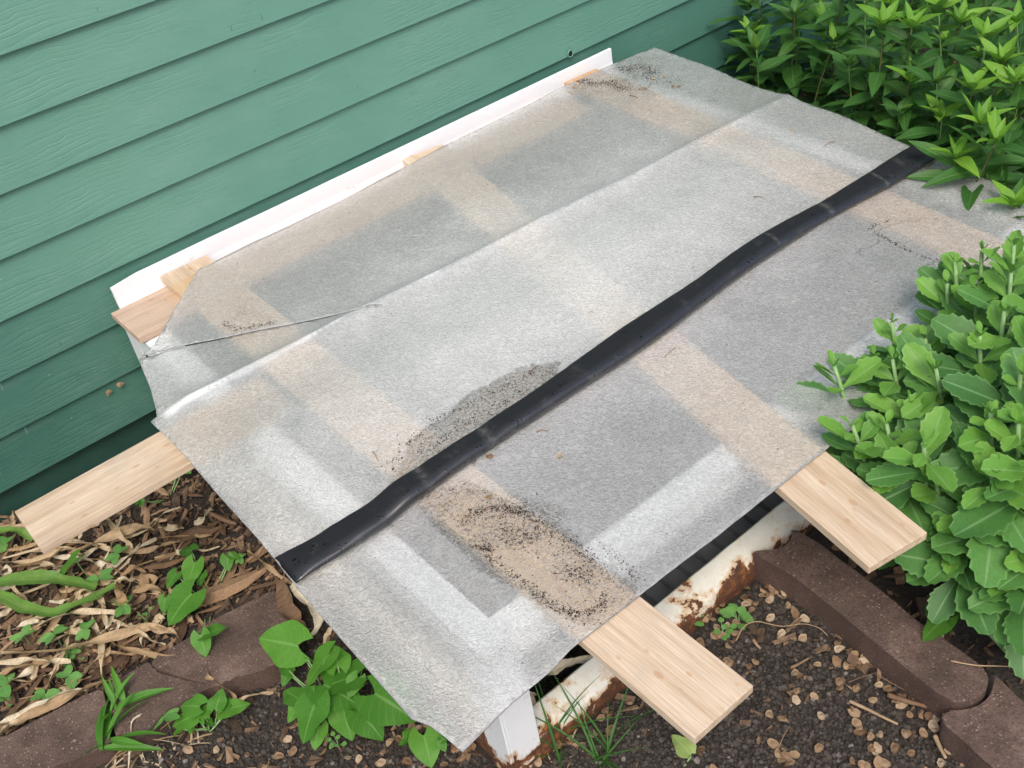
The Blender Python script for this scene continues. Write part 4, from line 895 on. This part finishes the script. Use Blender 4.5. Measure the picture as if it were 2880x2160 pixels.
vine('pointed heart leaved vine lying over the mulch and reddish edging stone', [((1240, 530), (1065, 715), .07, .05, 1.15), ((1330, 790), (1465, 735), .09, .10, 1.1), ((1300, 800), (1335, 940), .09, .06, 1.1), ((1070, 560), (1050, 660), .05, .03), ((1260, 330), (1210, 480), .07, .05), ((1140, 400), (1070, 490), .05, .04), ((1310, 400), (1290, 480), .05, .04), ((1240, 250), (1155, 240), .06, .05), ((1470, 290), (1480, 385), .06, .04), ((1490, 280), (1560, 300), .06, .05)], zA)
vine('broad dark heart leaf rising from the mulch beside the strap leaves', [((490, 300), (365, 420), .08, .06, 1.35)], zA)
vine('small vine seedling at the bottom edge beside the notched sheet corner', [((1830, 1520), (1865, 1655), .05, .03, 1.1), ((1905, 1540), (1940, 1500), .05, .05), ((1905, 1545), (1925, 1590), .05, .04), ((1760, 1520), (1755, 1478), .05, .05, .9), ((1765, 1530), (1720, 1560), .05, .04), ((1765, 1530), (1790, 1545), .05, .04)], zB)
vine('trailing vine with folded leaves over the soil below the left edging stones', [((1290, 1260), (1160, 1250), .06, .05), ((1260, 1320), (1110, 1380), .04, .03, 1.1), ((1400, 1270), (1440, 1140), .06, .07, 1.0), ((1450, 1290), (1620, 1230), .05, .05, .9), ((1440, 1280), (1490, 1190), .05, .05), ((1330, 1330), (1300, 1240), .05, .05, .9), ((1320, 1340), (1400, 1380), .04, .02, .9), ((1170, 1400), (1110, 1450), .03, .02), ((1240, 1400), (1230, 1440), .03, .03)], zA)
vine('dark leaved weed beside the stonecrop hanging over the shaded edging stone', [((450, 600), (262, 745), .14, .10, .9), ((455, 590), (505, 715), .14, .09, 1.0), ((440, 590), (480, 420), .12, .10, .9)], zoomer(2.513, 2480, 1500))
vine('dark green vine leaves growing in shade under the pale plank', [((1250, 1270), (1245, 1350), .06, .04), ((1255, 1270), (1255, 1190), .06, .05), ((1560, 1040), (1500, 1060), .05, .03, 1.3), ((1620, 980), (1690, 1040), .05, .04, 1.3)], zoomer(3.16, 0, 1000))
vine('pale fallen leaf lying on the soil between the plank end and the grass tuft', [((770, 1600), (690, 1510), .02, .03, .85)], zoomer(1.536, 1440, 1080), name='fallen_leaf', cat='leaf', meshes=[leaf_mesh('leaf', heart, 9, .3, .1, 0, .1, MAT['yellowleaf'], .2, 1)])

def seedling(zf, x, y, sz, ang, label, n=4):
    """pairs of notched two-lobed seed leaves on a short stem"""
    z = .045; p = at(*zf(x, y), z); root = empty('seedling', (p.x, p.y, 0)); tag(root, label, 'seedling', 'two lobed seedlings in the left bed'); r = random.Random(int(x * 7 + y))
    vs, fs = tube([Vector((0, 0, -.005)), Vector((.002, .001, z * .5)), Vector((0, 0, z))], .0013, .001, 4); link('stem', mesh('stem', vs, fs), root, MAT['palestem'])
    for k in range(2):
        a = ang + k * math.pi + r.gauss(0, .15)
        for s in (-1, 1):
            th = a + s * .42; leaf_at(LOBE[0], root, (0, 0, z), (math.cos(th), math.sin(th), r.uniform(-.05, .2)), (0, 0, 1), sz * r.uniform(1.0, 1.25), s * .2, 1.0)
    return root
for (x, y, s, a, lab) in [(760, 270, .034, .5, 'two lobed seedling above the strap leaves, near the pale plank'), (640, 430, .036, 2.6, 'two lobed seedling standing over the green strap leaf'), (800, 610, .036, 1.1, 'pale two lobed seedling just right of the strap leaf bend'), (350, 790, .032, .2, 'two lobed seedling left of its twin below the green strap leaves'), (560, 760, .034, .9, 'two lobed seedling right of its twin below the green strap leaves'), (450, 1060, .034, 1.7, 'two lobed seedling beside tiny round weeds on the mulch'), (290, 1185, .033, 2.2, 'two lobed seedling lowest in the mulch above the edging stone'), (150, 800, .028, .3, 'small seedling with narrow leaves near the left picture edge'), (20, 1130, .036, 1.2, 'seedling cut by the left picture edge'), (1215, 1120, .030, 1.4, 'pale seedling against the reddish edging stone'), (1060, 1330, .034, 2.7, 'pale seedling over the lower edge of the edging stones'), (30, 210, .034, .8, 'seedling under the end of the pale plank'), (1560, 300, .02, .8, 'tiny seedling beside the sheet edge')]:
    seedling(zA, x, y, s, a, lab)
def tiny_weed(px, label, n=9, sz=.012, spread=.03, mat=None):
    p = at(*px, .01); root = empty('tiny_weed', (p.x, p.y, gz(p.x, p.y))); tag(root, label, 'weed'); r = random.Random(int(px[0] + px[1]))
    for i in range(n):
        a = r.uniform(0, 6.3); d = r.uniform(.1, 1) * spread; q = Vector((math.cos(a) * d, math.sin(a) * d, r.uniform(.01, .03)))
        vs, fs = tube([Vector((0, 0, 0)), q * .6 + Vector((0, 0, .004)), q], .0007, .0006, 3); link('stem', mesh('stem', vs, fs), root, MAT['palestem'])
        leaf_at(r.choice(LOBE), root, q, (math.cos(a), math.sin(a), .2), (0, 0, 1), sz * r.uniform(.7, 1.3), 0, 1.5)
tiny_weed(zA(470, 950), 'clump of tiny round leaved weeds in the mulch', 22, .012, .03)
tiny_weed(zA(960, 690), 'tiny round leaved weed between dried strap leaves', 8, .009, .02)
tiny_weed(zA(60, 1215), 'tiny weed at the left edge beside a weathered stick', 8, .010, .02)
zD = zoomer(3.687, 1780, 1380)
tiny_weed(zD(620, 1350), 'tiny weed touching the rusty bottom rail beside the pine plank', 9, .014, .022)
tiny_weed(zD(1090, 1340), 'leafy little weed among seeds below the rusty rail', 12, .020, .022)
tiny_weed(zD(930, 1480), 'tiny weed beside the curved dry stem on bare soil', 8, .013, .018)
tiny_weed((1580, 1925), 'small weed growing inside the frame between rail and sheet', 12, .014, .03)
tiny_weed(zoomer(1.536, 0, 1080)(1460, 1555), 'tiny weed in the soil below the heart leaved clump', 8, .010, .015)

# grass
def tuft(px, label, n, L, me, spread=.02, lean=None, seed=0, z=0.0, el=(.5, 1.3)):
    p = at(*px, z); root = empty('grass_tuft', (p.x, p.y, gz(p.x, p.y) if z == 0 else z)); tag(root, label, 'grass'); r = random.Random(seed)
    for i in range(n):
        a = r.uniform(0, 6.3) if lean is None else r.gauss(lean, .7); e = r.uniform(*el)
        leaf_at(me if not isinstance(me, list) else r.choice(me), root, (r.gauss(0, spread), r.gauss(0, spread), 0), (math.cos(a) * math.cos(e), math.sin(a) * math.cos(e), math.sin(e)), (0, 0, 1), L * r.uniform(.6, 1.15), r.gauss(0, .4))
    return root
tuft(zA(690, 1500), 'bright green crabgrass tuft with broad blades on the edging stones', 9, .13, GRW, .008, None, 4, .05, (.05, .7))
tuft(zA(745, 1290), 'upright crabgrass shoot against the reddish edging stone', 6, .11, GRW, .006, None, 8, .05, (.2, 1.0))
tuft((1560, 2110), 'thin dark grass tuft in front of the rusty rail corner', 13, .17, GRT, .012, None, 5, 0, (.6, 1.4))
tuft((1690, 2130), 'thin dark grass tuft below the near pine plank', 15, .17, GRT, .014, None, 6, 0, (.6, 1.4))
tuft(zA(850, 1560), 'dry straw coloured grass tuft at the bottom edge below the edging stones', 46, .14, GRD, .03, None, 7, 0, (.05, .8))
tuft(zA(1090, 1610), 'flattened dry grass lying along the bottom picture edge', 30, .13, GRD, .05, None, 9, 0, (.02, .4))
tuft((1480, 2060), 'dead grass matted against the rusty corner of the frame', 34, .09, GRD, .03, None, 11, 0, (.05, .6))
tuft((1610, 2100), 'dead grass matted between the two green grass tufts', 34, .09, GRD, .035, None, 12, 0, (.02, .5))

# strap leaves, dry and green: ribbons along pixel paths
def ribbon(name, pxs, zf, w, label, mat, cat, z0=.03, group=None, twist=0.0, seed=0, thick=.0, arch=0.0, taper=.5):
    r = random.Random(seed + len(pxs)); n = len(pxs)
    pts = []
    for i, p in enumerate(pxs):
        z = p[2] if len(p) > 2 else z0 + arch * math.sin(math.pi * i / (n - 1)) + r.uniform(0, .008); pts.append(at(*zf(p[0], p[1]), z))
    P = catmull(pts, 7); org = sum(P, Vector()) / len(P); org.z = 0; vs, fs, uvs = [], [], []; N = len(P)
    for i, p in enumerate(P):
        t = i / (N - 1); d = (P[min(i + 1, N - 1)] - P[max(0, i - 1)]).normalized(); s = d.cross(Vector((0, 0, 1))).normalized(); u = s.cross(d)
        th = twist * math.sin(t * 7 + seed) + .5 * noise.noise(Vector((t * 6, seed, 0))) * (1 if twist else .3); s2 = s * math.cos(th) + u * math.sin(th); u2 = u * math.cos(th) - s * math.sin(th)
        ww = w * (1 - taper * abs(2 * t - 1) ** 2.5) * (1 + .25 * noise.noise(Vector((t * 9, seed, 2)))) / 2
        for k in (-1, -.45, 0, .45, 1): vs.append(p - org + s2 * (k * ww) + u2 * (abs(k) * ww * .45 + .15 * ww * noise.noise(Vector((t * 25, k * 3, seed))))); uvs.append((t, .5 + k / 2))
    for i in range(N - 1):
        for k in range(4): a = i * 5 + k; fs.append((a, a + 5, a + 6, a + 1))
    o = link(name, mesh(name, vs, fs, True, uvs), None, mat); o.location = org; return tag(o, label, cat, group)
GD = 'dried strap leaves lying on the left bed'
BITS = []
dry = [
    ([(0, 920), (350, 905), (600, 850), (750, 800), (950, 745), (1100, 775)], .024, 'long dried strap leaf with a broad hooked end, running from the left picture edge'),
    ([(640, 760), (760, 870), (900, 905), (1050, 935), (1180, 945), (1250, 985), (1330, 1010)], .014, 'thin curling dry leaf reaching over the reddish edging stone'),
    ([(0, 1440), (150, 1340), (300, 1260), (450, 1200), (600, 1130), (760, 1080)], .022, 'lowest long dried strap leaf lying along the edging stones'),
    ([(0, 1370), (120, 1310), (300, 1230), (430, 1170), (560, 1150)], .015, 'narrow dried leaf just above the lowest long one'),
    ([(0, 975), (170, 965), (320, 970), (460, 965)], .018, 'golden dried leaf below the long hooked one'),
    ([(0, 1060), (120, 1010), (250, 980), (340, 940)], .018, 'short golden dried leaf at the left picture edge'),
    ([(655, 0), (700, 60), (750, 120), (820, 180), (850, 240)], .020, 'pinkish dried leaf hanging from under the pale plank'),
    ([(430, 290), (560, 230), (700, 170), (800, 120), (920, 105), (1000, 120)], .026, 'broad dried leaf crossing toward the long grey wood chip'),
    ([(0, 325), (150, 325), (280, 290), (420, 240), (560, 250)], .012, 'cream coloured stalk bending across the left mulch'),
    ([(0, 255), (130, 235), (280, 190), (420, 120), (560, 60)], .010, 'pale straw coloured stalk just below the plank edge'),
    ([(20, 300), (200, 250), (400, 205), (590, 205), (690, 210)], .007, 'thin tan stalk below the plank edge'),
    ([(780, 410), (900, 350), (1020, 310), (1150, 260)], .012, 'narrow dried leaf above the pointed heart leaf'),
    ([(200, 765), (350, 690), (480, 655), (640, 640), (820, 660)], .016, 'cream dried strap leaf under the green strap leaf'),
    ([(0, 400), (60, 450), (120, 520), (180, 585)], .013, 'pale dried leaf crossing over the green strap leaf'),
    ([(770, 460), (790, 540), (800, 610)], .030, 'upright curled dry leaf beside the pale seedling'),
    ([(880, 420), (940, 430), (990, 450), (900, 470)], .026, 'crumpled dry leaf curl above the pale seedling'),
    ([(860, 520), (960, 490), (1050, 530), (1000, 560)], .018, 'crumpled dry leaf right of the pale seedling'),
    ([(480, 560), (560, 510), (640, 560), (680, 600)], .018, 'dry leaf looped over the bend of the green strap leaf'),
    ([(0, 1440), (60, 1380), (180, 1340)], .014, 'short dried scrap above the pinkish edging stone'),
    ([(480, 80), (510, 120), (520, 175), (470, 190), (440, 140)], .010, 'curled loop of dried leaf beside the pale plank'),
    ([(1030, 105), (1110, 100), (1190, 110)], .018, 'short reddish dry scrap right of the broad dried leaf'),
    ([(0, 395), (50, 350), (65, 390), (20, 410)], .010, 'little curled dry leaf end at the left picture edge'),
    ([(1330, 960), (1350, 1010), (1345, 1070), (1400, 1110), (1500, 1180), (1540, 1230)], .012, 'dark curled dry leaf hanging down the reddish edging stone'),
    ([(1540, 1220), (1640, 1190), (1770, 1170)], .010, 'pale dry grass head lying on the soil below the reddish edging stone'),
    ([(830, 1660), (850, 1440), (870, 1340), (1000, 1280)], .005, 'thin dry stem arching over the bottom edging stone'),
    ([(1600, 250), (1700, 330), (1800, 400), (1900, 480)], .012, 'greenish dry leaf emerging from under the tube end'),
    ([(60, 600), (120, 540), (160, 580)], .010, 'small dry scrap between the green strap leaves'),
    ([(100, 100), (60, 40), (110, 0)], .022, 'wide dry leaf standing at the foot of the foundation wall'),
]
rb = random.Random(5)
for i in range(85):
    x, y = rb.uniform(-20, 1350), rb.uniform(20, 1250)
    if y > 1330 - x * .42 or y > 900 + 520 * (1 - x / 900): continue
    a = rb.gauss(-.35, .6); L = rb.uniform(60, 290); p = [(x - L * math.cos(a), y - L * math.sin(a) + rb.gauss(0, 12)), (x + rb.gauss(0, 16), y + rb.gauss(0, 22)), (x + L * .5 * math.cos(a), y + L * .5 * math.sin(a) + rb.gauss(0, 16)), (x + L * math.cos(a), y + L * math.sin(a))]
    ribbon('dried_leaf', p, zA, rb.uniform(.006, .019), 'small curled scrap of dried strap leaf in the mulch of the left bed', MAT['straw'], 'dried leaf', .022, 'small dried leaf scraps in the left bed', 1.3, i + 200, arch=.012)
for i, (p, w, lab) in enumerate(dry): ribbon('dried_leaf', p, zA, w, lab, MAT['straw'], 'dried leaf', .030 if w > .012 else .035, GD, 1.1, i, arch=.018)
for i, (p, w, lab) in enumerate([([(-60, 480), (80, 450), (200, 435), (320, 440), (450, 465), (620, 500)], .042, 'broad green strap leaf, upper one of the pair at the left edge'), ([(-60, 520), (60, 570), (180, 630), (330, 665), (470, 620), (620, 560), (750, 480)], .034, 'green strap leaf bending back up, lower one of the pair'), ([(-60, 130), (60, 125), (140, 135), (220, 175)], .026, 'short green strap leaf tip under the plank end')]):
    ribbon('strap_leaf', p, zA, w, lab, MAT['blade'], 'leaf', .045, None, .25, i + 40, arch=.02, taper=.3)
for i, (p, w, lab) in enumerate([([(1820, 440), (1850, 560), (1880, 680), (1930, 760), (1990, 815)], .042, 'broad brown withered leaf hanging beside the tube end'), ([(1890, 470), (1960, 560), (2030, 640), (2070, 740), (2010, 820)], .024, 'narrower withered leaf looping beside the broad brown one'), ([(2150, 740), (2120, 800), (2105, 860)], .012, 'small withered leaf end under the sheet edge')]):
    ribbon('dried_leaf', p, zA, w, lab, MAT['chip'] if i == 0 else MAT['straw'], 'dried leaf', .07, None, .6, i + 60)
def straws(zf, items, name='dry_stem', mat='twig'):
    for (p, r0, lab) in items:
        P = catmull([at(*zf(x, y), z) for x, y, z in p], 7); org = sum(P, Vector()) / len(P); org.z = 0
        vs, fs = tube([q - org for q in P], r0, r0 * .6, 5); o = link(name, mesh(name, vs, fs, True), None, MAT[mat]); o.location = org; tag(o, lab, 'twig')
straws(zoomer(2.304, 1920, 1440), [
    ([(345, 835, .02), (400, 740, .03), (480, 710, .04), (560, 725, .04), (650, 740, .04), (780, 725, .04), (880, 750, .04), (940, 800, .03)], .0013, 'long thin curved dry stem arching over the bare soil'),
    ([(1738, 965, .10), (1900, 993, .095), (2050, 998, .09), (2170, 1003, .09)], .0018, 'pale straight twig lying across the shaded edging stone'),
    ([(1080, 1225, .02), (1200, 1280, .02), (1300, 1330, .02), (1395, 1375, .02)], .0042, 'hairy brown twig lying alone on the soil'),
    ([(1330, 1185, .025), (1450, 1225, .03), (1560, 1255, .02), (1670, 1285, .02)], .0062, 'pale flat stick against the foot of the shaded edging stone'),
    ([(1635, 1450, .02), (1665, 1520, .02), (1705, 1595, .02)], .005, 'short pale stick standing off the pebbly edging stone'),
    ([(1250, 1050, .03), (1340, 1100, .03), (1430, 1150, .03)], .0013, 'thin pale stem slanting beside the shaded edging stone'),
    ([(1070, 1105, .02), (1160, 1070, .03), (1260, 1040, .03)], .0012, 'thin grey stem in the middle of the bare soil'),
    ([(700, 1010, .02), (760, 980, .02), (820, 945, .02)], .004, 'brown broken twig in the middle of the bare soil'),
    ([(615, 1545, .01), (650, 1460, .02), (695, 1385, .02)], .0011, 'thin grey stem near the bottom edge of the bare soil'),
    ([(460, 830, .02), (480, 860, .022), (505, 885, .02)], .0040, 'tiny lime green pod on the bare soil beside the plank')])
SC.objects[-1]
# ------------------------------------------------------------------ elm seeds
def seed_mesh(s):
    r = random.Random(s); vs, fs, n = [], [], 12
    vs.append((0, 0, .14)); 
    for ring, (rr, zz) in enumerate(((.22, .12), (.34, .02), (.5, .04))):
        for i in range(n):
            a = 2 * math.pi * i / n; R = rr * (1 + (.18 if ring == 2 else 0) * math.cos(a) ** 7 * (1 if math.cos(a) > 0 else .4)); R *= (1 + .10 * r.uniform(-1, 1) * (ring == 2))
            vs.append((R * math.cos(a) * 1.15, R * math.sin(a) * .88, zz + (.12 * math.sin(a * 2 + s) + .07 * r.uniform(-1, 1)) * (ring == 2) + .10 * abs(math.sin(a)) * (ring == 2)))
    for i in range(n): fs.append((0, 1 + i, 1 + (i + 1) % n))
    for q_ in range(2):
        for i in range(n): a, b = 1 + q_ * n + i, 1 + q_ * n + (i + 1) % n; fs.append((a, a + n, b + n, b))
    me = mesh('elm_seed', vs, fs, True); me.materials.append(MAT['seed']); return me
SD = [seed_mesh(i) for i in range(5)]; rnd = random.Random(77)
def seed(x, y, z, label, group, tilt=.35, size=None):
    o = link('elm_seed', rnd.choice(SD)); o.location = (x, y, z); s = size or rnd.uniform(.015, .022); o.scale = (s, s, s); o.rotation_euler = (rnd.gauss(0, tilt), rnd.gauss(0, tilt), rnd.uniform(0, 6.3)); return tag(o, label, 'seed', group)
zS = zoomer(2.304, 1920, 1440)
known = [(415, 490), (570, 535), (575, 565), (420, 580), (470, 592), (445, 640), (395, 640), (245, 590), (240, 640), (185, 690), (165, 665), (215, 745), (320, 845), (685, 612), (720, 655), (735, 680), (790, 705), (640, 800), (710, 835), (775, 835), (850, 850), (290, 965), (300, 990), (470, 978), (435, 1005), (1010, 860), (1015, 905), (1070, 910), (1110, 935), (1185, 955), (1130, 985), (1175, 985), (1225, 1010), (1060, 1010), (1085, 1020), (1140, 1010), (995, 985), (870, 1010), (1020, 1120), (1020, 1160), (730, 1060), (760, 1080), (690, 1190), (740, 1180), (735, 1235), (850, 1205), (1230, 1230), (1100, 1290), (1115, 1310), (560, 1330), (645, 1340), (650, 1355), (1385, 1240), (1420, 1250), (1465, 1320), (1340, 1160), (1600, 1330), (1640, 1345), (1640, 1410), (1625, 1385), (1130, 1380), (1145, 1410), (1155, 1440), (1210, 1465), (1275, 1455), (1445, 1440), (1225, 1540), (1260, 1530), (1235, 1560), (885, 1530), (590, 1505), (650, 1530), (620, 1565), (670, 1575), (730, 1570), (695, 1630), (650, 1610), (1475, 1575), (1735, 1550), (1850, 1555), (1560, 1440), (1270, 1625), (1310, 1635), (1160, 1640), (1190, 1650), (110, 1545), (1820, 1570), (1380, 1540), (900, 1330), (1270, 1130), (1130, 1150), (1410, 1205), (200, 1655), (1680, 1630), (1100, 1625)]
for (x, y) in known:
    p = at(*zS(x, y), .012); seed(p.x, p.y, gz(p.x, p.y) + .011, 'papery tan elm seed lying on the bare soil before the edging stone', 'elm seeds on the bare soil')
for i in range(70):
    a = rnd.random(); b = at(1450 + 900 * a + rnd.gauss(0, 60), 2130 - 620 * a + rnd.gauss(30, 26), .01)
    if in_poly(b.x, b.y, soil_poly): seed(b.x, b.y, gz(b.x, b.y) + .012, 'papery tan elm seed in the litter along the rusty rail', 'elm seeds along the rusty rail')
for i in range(45):
    b = at(rnd.uniform(500, 1350), rnd.uniform(1960, 2170), .01)
    if in_poly(b.x, b.y, soil_left): seed(b.x, b.y, gz(b.x, b.y) + .012, 'papery elm seed on the soil below the heart leaved clump', 'elm seeds on the lower left soil')
for i in range(60):
    x, y = rnd.uniform(2.5, 4.0), rnd.uniform(-1.3, -.05); seed(x, y, gz(x, y) + .022, 'papery elm seed in the mulch behind the sheet', 'elm seeds behind the sheet', .5)
z7 = zoomer(3.687, 1500, 80)
for (x, y) in [(465, 570), (455, 595), (425, 630), (508, 635), (385, 680), (1250, 560), (1365, 540), (1165, 660), (1510, 640), (1450, 640)]:
    p = atp(*z7(x, y), .006); seed(p.x, p.y, shz(p.x, p.y) + .003, 'tan elm seed stranded in the dirt on the far end of the sheet', 'elm seeds on the far end of the sheet', .15, .013)
z8 = zoomer(2.2125, 1050, 1000)
for (x, y, lab) in [(722, 632, 'elm seed on the sheet just below the black tube'), (720, 878, 'broken brown elm seed above the dirt stain on the sheet'), (1160, 628, 'small rusty seed scrap lying alone on the sheet')]:
    p = atp(*z8(x, y), .01); seed(p.x, p.y, shz(p.x, p.y) + .003, lab, None, .15, .013)
z9 = zoomer(3.16, 0, 1000)
for (x, y, lab) in [(1065, 255, 'pale elm seed stuck on the dark green siding, right one of two'), (962, 325, 'reddish elm seed stuck on the dark green siding, left one of two')]:
    p = aty(*z9(x, y), -.006); o = seed(p.x, p.y, p.z, lab, None, 0, .017); o.rotation_euler = (math.radians(80), rnd.uniform(0, 3), 0)
# small twigs on the sheet
for (zf, x, y, x2, y2, lab) in [(z7, 995, 712, 1088, 740, 'tiny reddish twig on the far end of the sheet'), (zoomer(2.304, 1920, 0), 688, 880, 738, 882, 'short dark twig on the sheet in front of the tall plants'), (zoomer(2.304, 1920, 0), 920, 970, 985, 940, 'crooked dark twig on the sheet near the tube end'), (zoomer(2.304, 1920, 0), 458, 1297, 522, 1298, 'thin greenish stem scrap on the sheet above the tube'), (z8, 975, 120, 1030, 75, 'small brown twig at the edge of the dark stain above the tube'), (z8, 1015, 478, 1085, 472, 'tan twig on the sheet below the middle of the tube'), (zoomer(2.212, 900, 300), 1685, 1293, 1712, 1298, 'short brown twig in the middle of the sheet'), (zoomer(2.37, 400, 900), 1545, 900, 1570, 945, 'thin green blade scrap on the sheet left of the tube'), (zoomer(1.536, 1440, 0), 660, 1545, 710, 1500, 'crumbled twig beside the orange band right of the tube')]:
    a, b = atp(*zf(x, y), .01), atp(*zf(x2, y2), .01); P = [a, a.lerp(b, .5) + Vector((.002, .003, 0)), b]
    P = [Vector((p.x, p.y, shz(p.x, p.y) + .0022)) for p in P]; org = P[1].copy(); vs, fs = tube([p - org for p in P], .0014, .0009, 5)
    o = link('twig', mesh('twig', vs, fs, True), None, MAT['twig']); o.location = org; tag(o, lab, 'twig')
# pale root stuff and dead leaf inside the frame corner
ribbon('dried_leaf', [(1290, 1060), (1400, 1010), (1500, 985), (1640, 950)], zoomer(2.304, 960, 1440), .028, 'pale dead strap leaf lying inside the rusty frame corner', MAT['straw'], 'dried leaf', .02, None, .3, 91)
ribbon('dried_leaf', [(1170, 1260), (1200, 1200), (1215, 1160)], zoomer(2.304, 960, 1440), .05, 'dead tan leaf lodged behind the white corner post', MAT['straw'], 'dried leaf', .05, None, .3, 92)
